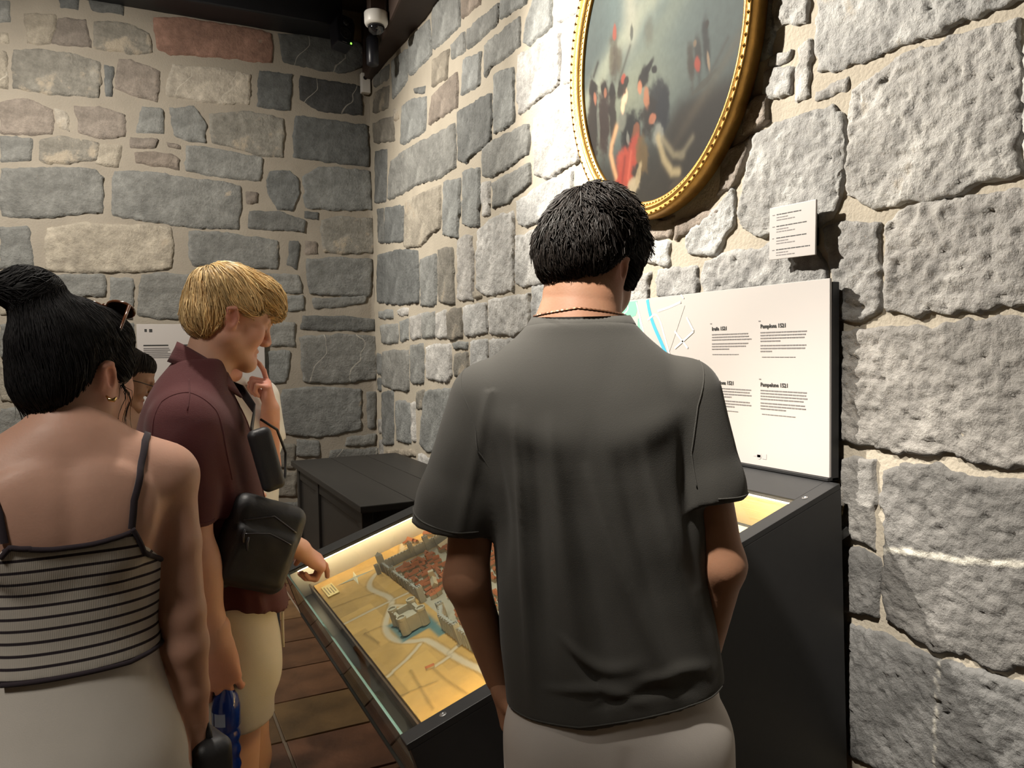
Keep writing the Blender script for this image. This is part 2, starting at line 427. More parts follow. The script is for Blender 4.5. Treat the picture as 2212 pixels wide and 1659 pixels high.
def stone_geo(top, bot, cell, Hh, amp, fr, seed, grow=.006):
    top, bot = np.asarray(top, float), np.asarray(bot, float)
    if top[0, 0] > top[-1, 0]: top, bot = top[::-1], bot[::-1]
    w = (np.linalg.norm(top[-1]-top[0])+np.linalg.norm(bot[-1]-bot[0]))/2; h = np.linalg.norm(polyline_at(top, .5)-polyline_at(bot, .5))
    n = int(np.clip(w/cell, 5, 150)); m = int(np.clip(h/cell, 5, 110))
    S, T = np.meshgrid(np.linspace(-1, 1, n+1), np.linspace(-1, 1, m+1))
    k = .07
    S2 = S*np.sqrt(1-k*T*T); T2 = T*np.sqrt(1-k*S*S)
    s = (S2+1)/2; t = ((T2+1)/2)[..., None]
    P = polyline_at(top, s)*(1-t)+polyline_at(bot, s)*t
    du = (polyline_at(top, .9)-polyline_at(top, .1)+polyline_at(bot, .9)-polyline_at(bot, .1)); du = du/np.linalg.norm(du); dv = polyline_at(bot, .5)-polyline_at(top, .5); dv = dv/np.linalg.norm(dv)
    P = P+grow*(S[..., None]*du+T[..., None]*dv)
    e = np.minimum((1-np.abs(S))*w/2, (1-np.abs(T))*h/2)
    edge = np.exp(-e/.03)
    P = P+np.stack([fbm(P[..., 0]*17, P[..., 1]*17, 3.1, seed, 4, .62), fbm(P[..., 0]*17, P[..., 1]*17, 9.7, seed+5, 4, .62)], -1)*.020*(.2+edge)[..., None]
    z = Hh*(1-np.exp(-(e/.006)**1.2))
    rel = fbm(P[..., 0]*fr, P[..., 1]*fr*1.25, seed*.37, seed, 4, .6)
    rel = rel-1.3*np.clip(vnoise(P[..., 0]*fr*1.1, P[..., 1]*fr*1.1, 5.5, seed+3)-.2, 0, 1)
    z = z+amp*rel*np.clip(e/.02, 0, 1)+.25*Hh*fbm(P[..., 0]*3.5, P[..., 1]*3.5, 1.3, seed+9, 2)
    z = np.where(e <= 1e-9, -.03, z)
    i = np.arange(m)[:, None]*(n+1)+np.arange(n)[None]; q = np.stack([i, i+n+1, i+n+2, i+1], -1).reshape(-1, 4)
    return P.reshape(-1, 2), z.ravel(), q
def parse(txt):
    out = []
    for ln in txt.strip().splitlines():
        t, r = ln.split(' ', 1); a, b = r.split('/')
        out.append((t, [tuple(int(c)/1000 for c in p.split(',')) for p in a.split()], [tuple(int(c)/1000 for c in p.split(',')) for p in b.split()]))
    return out
def wall_slab(name, u0, u1, z1, place, thick, cell=.035):
    n, m = int((u1-u0)/cell), int(z1/cell)
    U, Z = np.meshgrid(np.linspace(u0, u1, n+1), np.linspace(0, z1, m+1))
    D = .006*fbm(U*5, Z*5, 0, 11, 3)+.0035*fbm(U*22, Z*22, 0, 12, 2)
    V = np.concatenate([place(U.ravel(), Z.ravel(), D.ravel()), place(U.ravel(), Z.ravel(), np.full(U.size, -thick))])
    i = np.arange(m)[:, None]*(n+1)+np.arange(n)[None]; q = np.stack([i, i+1, i+n+2, i+n+1], -1).reshape(-1, 4)
    nn = (n+1)*(m+1); per = list(range(0, n+1))+[k*(n+1)+n for k in range(1, m+1)]+[m*(n+1)+k for k in range(n-1, -1, -1)]+[k*(n+1) for k in range(m-1, 0, -1)]
    per = np.array(per); nx = np.roll(per, -1); side = np.stack([per, nx, nx+nn, per+nn], -1)
    me = npmesh(name, V, np.concatenate([q, q[:, ::-1]+nn, side]))
    return me
XR, YB = 1.768, 6.055
def pl_right(a, z, d): return np.stack([XR-d, a, z], -1)
def pl_back(a, z, d): return np.stack([a, YB-d, z], -1)
wall_right = tag(link('wall_right', wall_slab('wall_right', -1.2, 6.3, 4.2, pl_right, .3), M_MORTAR), kind='structure')
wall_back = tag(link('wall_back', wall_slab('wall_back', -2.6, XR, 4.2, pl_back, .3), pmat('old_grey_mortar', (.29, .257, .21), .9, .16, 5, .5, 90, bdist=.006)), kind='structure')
def fill(stones, u0, u1, z0, z1, tones, seed, sz=1.0):
    """carry the masonry on where the photograph hides it"""
    R = random.Random(seed); boxes = [(min(p[0] for p in a+b), max(p[0] for p in a+b), min(p[1] for p in a+b), max(p[1] for p in a+b)) for _, a, b in stones]
    z = z0; out = []
    while z < z1-.12:
        h = R.uniform(.2, .34)*sz; u = u0+R.uniform(0, .2)
        while u < u1-.1:
            w = R.uniform(.22, .6)*sz; w = min(w, u1-u)
            c = (u, u+w, z, min(z+h, z1))
            if not any(c[0] < b[1]-.015 and c[1] > b[0]+.015 and c[2] < b[3]-.015 and c[3] > b[2]+.015 for b in boxes):
                j = lambda: R.uniform(-.012, .012)
                out.append((R.choice(tones), [(c[0]+.012+j(), c[3]-.012+j()), (c[1]-.012+j(), c[3]-.012+j())], [(c[0]+.012+j(), c[2]+.012+j()), (c[1]-.012+j(), c[2]+.012+j())])); u += w
            else: u += .06
        z += h
    return out
def build_stones(wall, stones, place, near):
    for i, (t, a, b) in enumerate(stones):
        cx = np.mean([p[0] for p in a+b]); cz = np.mean([p[1] for p in a+b])
        if near:
            d = math.hypot(1.75, cx); cell = .0062*np.clip(d/2.0, 1, 2.6); Hh = .015; amp = .0125 if t in 'LGDM' else .0080; fr = 46 if t in 'LGDM' else 38; gr = .012
        else: cell = .016; Hh = .014; amp = .0095; fr = 22; gr = .018
        P, z, q = stone_geo(a, b, cell, Hh, amp, fr, 100+i*3+(0 if near else 1000), gr)
        V = place(P[:, 0], P[:, 1], z)
        c0 = np.array(place(np.array([cx]), np.array([cz]), np.array([0.])))[0]
        if near: q = q[:, ::-1]
        me = npmesh('stone', V-c0, q)
        if near and t == 'D':
            fq = np.zeros(len(P))
            for pl, wd in QUARTZ: fq = np.maximum(fq, np.clip((wd-seg_dist(P[:, 0]+.006*fbm(P[:, 0]*30, P[:, 1]*30, 0, 4, 2), P[:, 1]+.006*fbm(P[:, 0]*30, P[:, 1]*30, 7, 4, 2), pl))/.004, 0, 1))
            if fq.max() > 0: me.attributes.new('quartz', 'FLOAT', 'POINT').data.foreach_set('value', fq.astype(np.float32))
        o = link('stone', me, M_STONE, wall); o.location = c0
        R = random.Random(i*7+near); k = R.uniform(.86, 1.14); w = R.uniform(-.02, .02)
        c = TONE[t]; k *= 1.22 if near and t in 'gdm' else 1.0; o.color = (c[0]*k*(1+w), c[1]*k, c[2]*k*(1-w), 1); o['vein'] = 1.0 if (t == 'k' or R.random() < .12) else 0.0; o['patch'] = PATCH.get(t, 0.0)*R.uniform(.5, 1.2)
QUARTZ = [([(1.364, .978), (1.29, .993), (1.239, .996), (1.144, 1.002), (1.079, 1.015), (.932, 1.037)], .009), ([(1.207, .741), (1.211, .653), (1.215, .557), (1.212, .43)], .004)]
RS = parse(RIGHT_STONES); BS = parse(BACK_STONES)
RS += fill(RS, .2, 6.0, .05, 3.6, 'gGdLg', 3)[:155]
RS += fill(RS, 2.6, 6.0, .05, 2.4, 'gGdLg', 8, .6)[:45]
BS += fill(BS, -1.6, 1.72, .05, 3.9, 'ggdby', 4)[:130]
build_stones(wall_right, RS, pl_right, True)
build_stones(wall_back, BS, pl_back, False)
# left and rear walls, closing the room outside the frame
mb = MB(); mb.box((-2.9, -2.2, 0), (-2.6, 6.36, 4.2)); tag(mb.build('wall_left', M_MORTAR), kind='structure')
mb = MB(); mb.box((-2.6, -2.5, 0), (2.1, -2.2, 4.2)); tag(mb.build('wall_rear', M_MORTAR), kind='structure')
# floor: worn terracotta tiles with pale joints, a strip of dark boards beside the case
M_TERRA = None
def terra():
    m, nt, p = newmat('terracotta'); oi = N(nt, 'ShaderNodeObjectInfo'); tc = N(nt, 'ShaderNodeTexCoord')
    n1 = N(nt, 'ShaderNodeTexNoise', in_Scale=6.0, in_Detail=5.0); L(nt, tc, 'Object', n1, 'Vector')
    r1 = N(nt, 'ShaderNodeMapRange'); r1.inputs['From Min'].default_value = .3; r1.inputs['From Max'].default_value = .7; r1.inputs['To Min'].default_value = .6; r1.inputs['To Max'].default_value = 1.3; L(nt, n1, 0, r1, 0)
    nt.links.new(mixrgb(nt, 1.0, oi.outputs['Color'], r1.outputs[0], 'MULTIPLY'), p.inputs['Base Color']); p.inputs['Roughness'].default_value = .42
    nb = N(nt, 'ShaderNodeTexNoise', in_Scale=30.0, in_Detail=3.0); L(nt, tc, 'Object', nb, 'Vector')
    bp = N(nt, 'ShaderNodeBump', in_Strength=.3, in_Distance=.004); L(nt, nb, 0, bp, 'Height'); L(nt, bp, 0, p, 'Normal'); return m
M_TERRA = terra()
mb = MB(); mb.box((-2.6, -2.2, -.12), (XR, 6.06, -.006)); floor = tag(mb.build('floor', pmat('floor_joint', (.33, .26, .19), .85, .2, 20, .4, 120)), kind='structure')
mb = MB(); mb.box((-.17, -.17, -.006), (.17, .17, .004)); tile_me = mb.build('tile', M_TERRA, bevel=.004).data
bpy.data.objects.remove(bpy.data.objects['tile'])
R = random.Random(5); cnt = 0
for ix in range(-4, 5):
    for iy in range(2, 17):
        x = ix*.352+.31; y = iy*.352+.05
        if x < -1.3 or x > XR-.17 or y > 5.9: continue
        o = link('tile', tile_me, None, floor); o.location = (x, y, 0); k = R.uniform(.7, 1.25)
        o.rotation_euler = (R.uniform(-.004, .004), R.uniform(-.004, .004), R.uniform(-.01, .01))
        o.color = (.19*k, .095*k*R.uniform(.85, 1.2), .045*k, 1)
# ceiling: dark boards and beams
M_WOOD = pmat('dark_stained_wood', (.045, .027, .020), .6, .35, 3, .4, 25, stretch=(1, .15, 1))
M_BEAM = pmat('near_black_beam', (.013, .014, .019), .5, .3, 4, .3, 30, stretch=(.12, 1, 1))
mb = MB(); mb.box((-2.6, -2.2, 4.2), (XR, 6.36, 4.3)); ceiling = tag(mb.build('ceiling', M_WOOD), kind='structure')
for k in range(14):
    mb = MB(); mb.box((-2.6, -.55, -.018), (XR, -.02, .0)); o = mb.build('board', M_WOOD, ceiling, bevel=.004); o.location = (0, 6.06-k*.545, 4.2)
mb = MB(); mb.box((-2.6, 5.78, 3.94), (1.5, 6.08, 4.19)); tag(mb.build('trim_1', M_BEAM, bevel=.012), kind='structure')
mb = MB(); mb.prism([(1.79, -1.2), (1.79, 6.1), (1.72, 6.1), (1.70, 5.86), (1.46, 4.02), (1.46, -1.2)], 3.655, 4.17, axis=2); tag(mb.build('trim_2', M_WOOD, bevel=.015), kind='structure')
# ------------------------------------------------------------------ display case with the city model
TH = math.atan2(.3206, .9472)
M_BLACK = pmat('black_powder_coat', (.012, .012, .013), .5, .2, 30, .15, 400, bdist=.0005)
M_BLACKM = pmat('black_metal', (.02, .02, .02), .35, .2, 30)
M_STEEL = pmat('brushed_steel', (.35, .35, .35), .35, .1, 40, metal=1)
def glass_mat(name, tint, rough=0.0):
    m, nt, p = newmat(name); out = nt.nodes['Material Output']
    tr = N(nt, 'ShaderNodeBsdfTransparent'); tr.inputs[0].default_value = tuple(tint)+(1,)
    gl = N(nt, 'ShaderNodeBsdfGlossy'); gl.inputs['Roughness'].default_value = .02+rough
    fr = N(nt, 'ShaderNodeFresnel'); fr.inputs[0].default_value = 1.45
    ge = N(nt, 'ShaderNodeNewGeometry'); om = N(nt, 'ShaderNodeMath', operation='SUBTRACT'); om.inputs[0].default_value = 1.0; L(nt, ge, 'Backfacing', om, 1)
    ml = N(nt, 'ShaderNodeMath', operation='MULTIPLY'); L(nt, fr, 0, ml, 0); L(nt, om, 0, ml, 1)
    mx = N(nt, 'ShaderNodeMixShader'); L(nt, ml, 0, mx, 0); L(nt, tr, 0, mx, 1); L(nt, gl, 0, mx, 2); L(nt, mx, 0, out, 'Surface')
    return m
M_GLASS = glass_mat('clear_glass', (.94, .97, .95))
M_GEDGE = pmat('green_glass_edge', (.25, .42, .36), .15, .2, 20, spec=.8)
case = empty('display_case', (.474, 1.455, .0), 0, 'black display case with a sloping glass top over the lit city model', 'display case')
CW = 1.455
# local frame: x from the front edge, y along the case, z absolute
def S(u, d=0.0): return (u*.9472+d*.3206, .727+u*.3206-d*.9472)   # u up the slope, d below the glass
def slab(name, mat, u0, u1, d0, d1, y0, y1, parent=case, bevel=.0015):
    mb = MB(); mb.prism([S(u0, d0), S(u1, d0), S(u1, d1), S(u0, d1)], y0, y1); return mb.build(name, mat, parent, bevel=bevel)
M_WARMWALL = pmat('pale_case_lining', (.62, .58, .52), .6, .06, 6)
slab('tray_floor', M_BLACKM, .012, 1.29, .125, .15, .004, CW-.004)
slab('end_lining', M_WARMWALL, .012, 1.25, .012, .125, CW-.055, CW-.045)
slab('end_lining', M_WARMWALL, .012, 1.25, .012, .125, .030, .036)
slab('back_lining', pmat('honey_case_lining', (.70, .50, .25), .6, .06, 6), 1.178, 1.188, .012, .125, .04, CW-.06)
slab('front_lining', pmat('brown_case_lining', (.10, .06, .04), .5, .1, 8), .060, .066, .085, .125, .04, CW-.06)
top = slab('glass_top', M_GLASS, .002, 1.20, .0, .006, .035, CW-.085, bevel=0)
slab('edge', M_GEDGE, -.0015, .002, -.001, .0075, .035, CW-.04, top, bevel=0)
for i, (a, b) in enumerate(((.037, .80), (.803, CW-.04))):
    pn = slab('front_pane', M_GLASS, .0, .006, .0075, .18, a, b, bevel=0)
    slab('edge', M_GEDGE, -.001, .006, .0065, .0095, a, b, pn, bevel=0)
    slab('pane_rail', M_BLACKM, -.004, .010, .178, .19, a, b, pn)
slab('frame_strip', M_BLACK, -.004, 1.295, -.003, .012, .0, .046)
slab('frame_strip', M_BLACK, -.002, 1.295, -.003, .012, CW-.088, CW)
slab('frame_strip', M_BLACK, 1.172, 1.295, -.003, .012, .046, CW-.088)
scr = MB()
for u in (.091, .62, 1.19):
    mb = MB(); x, z = S(u, -.003); Mx = Matrix.Translation((x, .028, z)) @ Matrix.Rotation(-TH, 4, 'Y')
    mb.lathe([(.0, 0), (.008, 0), (.008, .0008), (.0045, .0015), (.003, .0002), (.0, .0002)], n=14, M=Mx); mb.build('screw', M_STEEL, case, smooth=False)
# end boards, underside and pedestal
mb = MB(); mb.prism([S(0, .012), S(1.295, .012), (1.27, .0), (.58, .0), (.58, .30), S(.0, .20)], .0, .03); mb.build('end_board', M_BLACK, case, bevel=.002)
mb = MB(); mb.prism([S(0, .012), S(1.295, .012), (1.27, .0), (.58, .0), (.58, .30), S(.0, .20)], CW-.045, CW); mb.build('end_board', M_BLACK, case, bevel=.002)
slab('underside', M_BLACK, .0, 1.27, .19, .205, .03, CW-.045)
mb = MB(); mb.box((.585, .03, .0), (.61, CW-.045, .62)); mb.build('pedestal_front', M_BLACK, case, bevel=.002)
mb = MB(); mb.box((1.235, .03, .0), (1.26, CW-.045, 1.05)); mb.build('pedestal_back', M_BLACK, case, bevel=.002)
# warm LED strips under the frame
M_LED = emat('warm_led', (1.0, .70, .30), 120.0)
M_LEDW = emat('neutral_led', (1.0, .80, .50), 30.0)
slab('led_strip', M_LED, .03, 1.16, .013, .018, .038, .044, bevel=0)
slab('led_strip', M_LEDW, .04, 1.16, .0122, .014, CW-.0875, CW-.080, bevel=0)
slab('led_strip', M_LEDW, 1.172, 1.177, .0122, .015, .05, CW-.09, bevel=0)
# ---- the relief model
city = empty('city_model', (.5771, 1.494, .6563), 0, 'relief model of a walled red-roofed city among sandy fields, under glass', 'scale model')
city.rotation_euler = (0, -TH, 0)
ROADS = [[(.377,1.385),(.318,1.242),(.296,1.219),(.224,1.205),(.171,1.16),(.142,1.099),(.149,1.035),(.168,.951),(.166,.891),(.134,.834),(.097,.764),(.08,.697),(.084,.628),(.114,.573),(.148,.546),(.156,.51),(.166,.427),(.171,.378),(.18,.313),(.201,.217),(.22,.02)],
 [(.153,.904),(.099,.906),(.0,.906)], [(.129,.532),(.092,.501),(.006,.458)], [(.177,.903),(.221,.897)], [(.157,.386),(.112,.377)], [(.174,.405),(.21,.419)],
 [(.307,1.219),(.367,1.194),(.437,1.221),(.494,1.253),(.497,1.327),(.7,1.37)], [(.339,1.294),(.375,1.295),(.437,1.283)], [(.154,.863),(.189,.807)]]
RIDGES = [[(.107,.364),(.11,.293),(.123,.178)], [(.002,1.076),(.087,1.052),(.15,1.023)], [(.033,.767),(.083,.75)], [(.03,.767),(.045,.66)], [(.06,.42),(.04,.2)], [(.0,.33),(.09,.30)]]
def smooth_pl(pl, n=4):
    pl = np.asarray(pl, float)
    for _ in range(2):
        if len(pl) < 3: return pl
        q = [pl[0]]
        for a, b in zip(pl[:-1], pl[1:]): q += [a*.75+b*.25, a*.25+b*.75]
        q.append(pl[-1]); pl = np.array(q)
    return pl
def terrain():
    nu, nv = 260, 340
    U, Vv = np.meshgrid(np.linspace(0, 1.06, nu+1), np.linspace(.006, 1.372, nv+1))
    Z = .0015*fbm(U*14, Vv*14, 0, 3, 3)+.0008*fbm(U*60, Vv*60, 0, 5, 2)
    fields = np.floor(U/.11+.4*np.floor(Vv/.16)).astype(int)*7+np.floor(Vv/.16).astype(int)*13
    k = _h(fields, fields*3, fields*0, 9); Z = Z+.002*(k-.5)
    C = np.empty(U.shape+(3,)); base = np.array([.60, .36, .12])
    C[:] = base*(.86+.28*k[..., None])*(1+.12*fbm(U*9, Vv*9, 0, 8, 3))[..., None]
    for pl in RIDGES:
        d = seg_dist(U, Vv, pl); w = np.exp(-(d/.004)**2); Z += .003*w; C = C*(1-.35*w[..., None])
    for i, pl in enumerate(ROADS):
        d = seg_dist(U, Vv, smooth_pl(pl)); wd = .0095 if i in (0, 6) else .006
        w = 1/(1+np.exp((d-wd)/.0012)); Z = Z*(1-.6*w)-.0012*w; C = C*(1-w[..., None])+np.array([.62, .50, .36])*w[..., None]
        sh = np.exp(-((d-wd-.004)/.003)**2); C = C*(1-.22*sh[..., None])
    town = ((U > .236) & (Vv > .1) & (Vv < 1.16-.0)).astype(float); C = C*(1-town[..., None])+np.array([.46, .40, .31])*town[..., None]
    moat = 1/(1+np.exp((np.maximum(np.abs(U-.155)-.058, np.abs(Vv-.672)-.075))/.003)); C = C*(1-moat[..., None])+np.array([.10, .20, .21])*moat[..., None]; Z -= .003*moat
    moat = 1/(1+np.exp((np.maximum(np.abs(U-.196)-.014, np.abs(Vv-.56)-.045))/.002)); C = C*(1-moat[..., None])+np.array([.12, .22, .22])*moat[..., None]
    n2 = nu+1; i = np.arange(nv)[:, None]*n2+np.arange(nu)[None]; q = np.stack([i, i+1, i+n2+1, i+n2], -1).reshape(-1, 4)
    me = npmesh('terrain', np.stack([U, Vv, Z], -1).reshape(-1, 3), q); color_attr(me, 'paint', C.reshape(-1, 3))
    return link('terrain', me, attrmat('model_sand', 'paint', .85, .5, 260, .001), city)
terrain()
mb = MB(); mb.box((0, .006, -.024), (1.06, 1.372, -.006)); mb.build('baseboard', pmat('model_base', (.55, .35, .13), .8), city)
M_WALLG = pmat('model_wall_grey', (.42, .40, .36), .8, .15, 60, .3, 300)
M_ROOF = pmat('model_roof_red', (.44, .145, .06), .8, .3, 40)
M_HOUSEW = pmat('model_house_cream', (.55, .45, .32), .8, .12, 40)
def house_mesh(name, l, w, h, r):
    mb = MB(); mb.box((-l/2, -w/2, -.002), (l/2, w/2, h), 0)
    e = .0012
    mb.add([(-l/2-e, -w/2-e, h), (l/2+e, -w/2-e, h), (l/2+e, w/2+e, h), (-l/2-e, w/2+e, h), (-l/2-e, 0, h+r), (l/2+e, 0, h+r)],
           [(0, 1, 5, 4), (2, 3, 4, 5), (0, 4, 3), (1, 2, 5), (0, 3, 2, 1)], 1)
    return mb.mesh(name)
HM = [house_mesh('house', l, w, h, r) for l, w, h, r in ((.026, .012, .009, .006), (.020, .012, .011, .006), (.034, .013, .009, .006), (.022, .016, .010, .008))]
for me in HM:
    me.materials.append(M_HOUSEW); me.materials.append(M_ROOF)
R = random.Random(21); nh = 0
v = .30
rows = []
while v < 1.13:
    u = .262+R.uniform(0, .01)
    while u < .80:
        if u < .30 and .60 < v < .71 or abs(v-.735) < .018 or (.40 < u < .44) or (v < .46 and u > .6):
            u += .02; continue
        rows.append((u, v)); u += R.uniform(.021, .032)
    v += R.uniform(.026, .036)
rows.sort(key=lambda p: p[0]*1.0-p[1]*.3)
for u, v in rows[:290]:
    k = R.randrange(4); o = link('house', HM[k], None, city); o.location = (u+R.uniform(-.004, .004), v+R.uniform(-.005, .005), 0)
    o.rotation_euler = (0, 0, R.choice((0, math.pi/2, .3, -.25))+R.uniform(-.15, .15)); o.scale = (1, 1, R.uniform(.8, 1.5))
for u, v, s_ in ((.392, 1.324, 1.3), (.461, 1.297, 1.4), (.40, 1.30, 1.0), (.103, .38, .7), (.375, 1.335, .9)):
    o = link('house', HM[2], None, city); o.location = (u, v, 0); o.scale = (s_,)*3; o.rotation_euler = (0, 0, R.uniform(0, 3))
def church(u, v, rz):
    mb = MB(); mb.box((-.03, -.010, 0), (.03, .010, .02), 0); mb.add([(-.031, -.011, .02), (.031, -.011, .02), (.031, .011, .02), (-.031, .011, .02), (-.031, 0, .031), (.031, 0, .031)], [(0, 1, 5, 4), (2, 3, 4, 5), (0, 4, 3), (1, 2, 5)], 1)
    mb.box((.028, -.009, 0), (.046, .009, .045), 0); o = mb.build('church', [M_HOUSEW, M_ROOF], city); o.location = (u, v, 0); o.rotation_euler = (0, 0, rz)
church(.30, .83, 1.3); church(.45, 1.10, .4); church(.56, .70, 1.5)
def city_wall(a, b, h, t, ribs=0):
    a = Vector(a+(0,)); b = Vector(b+(0,)); d = b-a; ln = d.length
    mb = MB(); mb.box((0, -t/2, -.004), (ln, t/2, h))
    n = max(2, int(ln/.012))
    for i in range(n):
        x = (i+.2)*ln/n; mb.box((x, -t/2, h), (x+.45*ln/n, -t/2+.0025, h+.003))
    for i in range(ribs):
        x = (i+.5)*ln/ribs; mb.box((x-.003, -t/2-.003, 0), (x+.003, -t/2, h*.98)); mb.box((x-.003, t/2, 0), (x+.003, t/2+.003, h*.98))
    o = mb.build('city_wall', M_WALLG, city); o.location = a; o.rotation_euler = (0, 0, math.atan2(d.y, d.x))
WN = [(.228,1.176),(.230,1.06),(.232,.972),(.236,.88),(.234,.775)]
for a, b in zip(WN[:-1], WN[1:]): city_wall(a, b, .034, .009, 3)
WW = [(.228,1.178),(.40,1.172),(.56,1.168),(.72,1.165),(.86,1.16)]
for a, b in zip(WW[:-1], WW[1:]): city_wall(a, b, .034, .010, 2)
WF = [(.236,.595),(.212,.538),(.216,.42),(.224,.30),(.232,.18),(.30,.10),(.5,.08)]
for a, b in zip(WF[:-1], WF[1:]): city_wall(a, b, .048, .010, 7)
def tower(u, v, w, h, roof=False):
    mb = MB(); mb.box((-w/2, -w/2, -.004), (w/2, w/2, h), 0)
    for i in (-1, 0, 1):
        for j in (-1, 0, 1):
            if i or j: mb.box((i*w*.38-w*.12, j*w*.38-w*.12, h), (i*w*.38+w*.12, j*w*.38+w*.12, h+.004), 0)
    if roof: mb.add([(-w/2, -w/2, h), (w/2, -w/2, h), (w/2, w/2, h), (-w/2, w/2, h), (0, 0, h+w*.7)], [(0, 1, 4), (1, 2, 4), (2, 3, 4), (3, 0, 4)], 1)
    o = mb.build('wall_tower', [M_WALLG, M_ROOF], city); o.location = (u, v, 0)
for t in ((.228,1.178,.022,.06,True),(.205,1.165,.014,.036),(.346,1.176,.016,.05),(.407,1.172,.018,.05),(.52,1.172,.022,.07),(.66,1.168,.018,.055),(.234,.78,.02,.05),(.236,.60,.02,.05),(.232,1.06,.014,.042),(.236,.88,.014,.04),(.214,.42,.018,.058),(.232,.18,.02,.06)): tower(*t)
# castle with four round towers
ca = MB(); c0 = (.124, .632); c1 = (.186, .718)
def cwall(a, b, h, t):
    a = Vector(a+(0,)); b = Vector(b+(0,)); d = (b-a); n = Vector((-d.y, d.x, 0)).normalized()*t/2
    ca.add([a-n, b-n, b+n, a+n, a-n+Vector((0,0,h)), b-n+Vector((0,0,h)), b+n+Vector((0,0,h)), a+n+Vector((0,0,h))], [(0,3,2,1),(4,5,6,7),(0,1,5,4),(1,2,6,5),(2,3,7,6),(3,0,4,7)])
cs = [(c0[0], c0[1]), (c1[0], c0[1]), (c1[0], c1[1]), (c0[0], c1[1])]
for a, b in zip(cs, cs[1:]+cs[:1]): cwall(a, b, .044, .010)
ca.box((c0[0], c0[1], 0), (c1[0], c1[1], .026))
for i in range(3): ca.box((c0[0]-.008, c0[1]+.016+i*.024, 0), (c0[0]-.004, c0[1]+.021+i*.024, .050))
castle = ca.build('castle', pmat('model_castle_stone', (.52, .46, .36), .8, .12, 50, .2, 200), city)
for x, y in cs:
    mb = MB(); mb.lathe([(.0145, 0), (.013, .043), (.0145, .047), (.0145, .054), (.011, .054), (.011, .049), (0, .049)], (x, y, 0), 18)
    mb.build('castle_tower', castle.data.materials[0], castle, smooth=False)
# compass star, title plate
st = []
cc = (.133, 1.238); tips = [(.206,1.232),(.124,1.165),(.062,1.248),(.145,1.312)]
for i in range(4):
    a = tips[i]; b = tips[(i+1) % 4]; st.append(a); st.append((cc[0]+.22*((a[0]+b[0])/2-cc[0]), cc[1]+.22*((a[1]+b[1])/2-cc[1])))
mb = MB(); n = len(st); vs = [(x, y, .001) for x, y in st]+[(cc[0], cc[1], .007)]; mb.add(vs, [(i, (i+1) % n, n) for i in range(n)])
mb.build('compass_star', pmat('model_star_white', (.75, .68, .5), .6), city)
mb = MB(); mb.box((.014, 1.172, .0), (.056, 1.292, .006)); mb.build('title_plate', pmat('brass_plate', (.72, .58, .26), .35, .1, 30, metal=.3), city, bevel=.0015)
for i in range(4):
    mb = MB(); mb.box((.020+i*.009, 1.185+.01*(i % 2), .006), (.024+i*.009, 1.275-.012*(i % 3), .0065)); mb.build('title_line', pmat('plate_print', (.25, .18, .08), .6), city)
# ------------------------------------------------------------------ information panel over the case
def text(parent, s_, y, z, size, mat, x, name='lettering', bold=.0, align='LEFT'):
    cu = bpy.data.curves.new('t', 'FONT'); cu.body = s_; cu.size = size; cu.extrude = .0003; cu.offset = bold; cu.align_x = align; cu.resolution_u = 2
    ob = bpy.data.objects.new('t', cu); COL.objects.link(ob); dg = bpy.context.evaluated_depsgraph_get()
    me = bpy.data.meshes.new_from_object(ob.evaluated_get(dg)); bpy.data.objects.remove(ob)
    o = link(name, me, mat, parent); o.matrix_local = Matrix(((0, 0, -1, x), (-1, 0, 0, y), (0, 1, 0, z), (0, 0, 0, 1))); return o
M_INK = pmat('print_black', (.03, .03, .03), .6); M_INKG = pmat('print_grey', (.16, .15, .15), .6)
M_PANEL = pmat('matt_white_panel', (.47, .44, .425), .5, .02, 5)
panel = empty('information_panel', (1.706, 2.19, 1.146), 0, 'wide white information panel with map and four text blocks above the case', 'sign')
PX, PY, PZ = panel.location
mb = MB(); mb.box((-.004, -.698, .009), (.004, .698, .553)); mb.build('board', M_PANEL, panel, bevel=.0008)
mb = MB(); mb.box((.005, -.70, .0), (.030, .695, .544)); mb.build('backing', M_BLACK, panel, bevel=.001)
mb = MB(); mb.box((-.012, -.70, .0), (.03, .70, .008)); mb.build('ledge', M_BLACK, panel, bevel=.001)
XF = -.0045
def flat(poly, mat, name, lift=.0):
    mb = MB(); mb.prism([(y-PY, z-PZ) for y, z in poly], XF-.0004-lift, XF+.0004, axis=0); return mb.build(name, mat, panel)
def ribbon(pl, w, mat, name, lift=.0):
    pl = smooth_pl(pl); L_, R_ = [], []
    for i in range(len(pl)):
        t = pl[min(i+1, len(pl)-1)]-pl[max(i-1, 0)]; t = t/np.linalg.norm(t); nn = np.array([-t[1], t[0]])*w/2; L_.append(pl[i]+nn); R_.append(pl[i]-nn)
    x = XF-.0004-lift; vs = [(x, p[0]-PY, p[1]-PZ) for p in L_]+[(x, p[0]-PY, p[1]-PZ) for p in R_]; n = len(pl)
    mb = MB(); mb.add(vs, [(i, i+1, n+i+1, n+i) for i in range(n-1)]); return mb.build(name, mat, panel)
M_GRN = pmat('map_green', (.20, .56, .36), .55, .03); M_RIV = pmat('map_blue', (.06, .40, .62), .55, .03); M_ROADW = pmat('map_white', (.88, .86, .82), .55, .02); M_MAPG = pmat('map_grey', (.66, .63, .62), .5, .02)
flat([(2.86, 1.692), (2.20, 1.692), (2.10, 1.66), (2.17, 1.53), (2.25, 1.40), (2.86, 1.40)], M_PANEL, 'map_ground')
flat([(2.60, 1.694), (2.375, 1.694), (2.372, 1.668), (2.385, 1.640), (2.425, 1.632), (2.50, 1.652), (2.60, 1.655)], M_GRN, 'map_park', .0004)
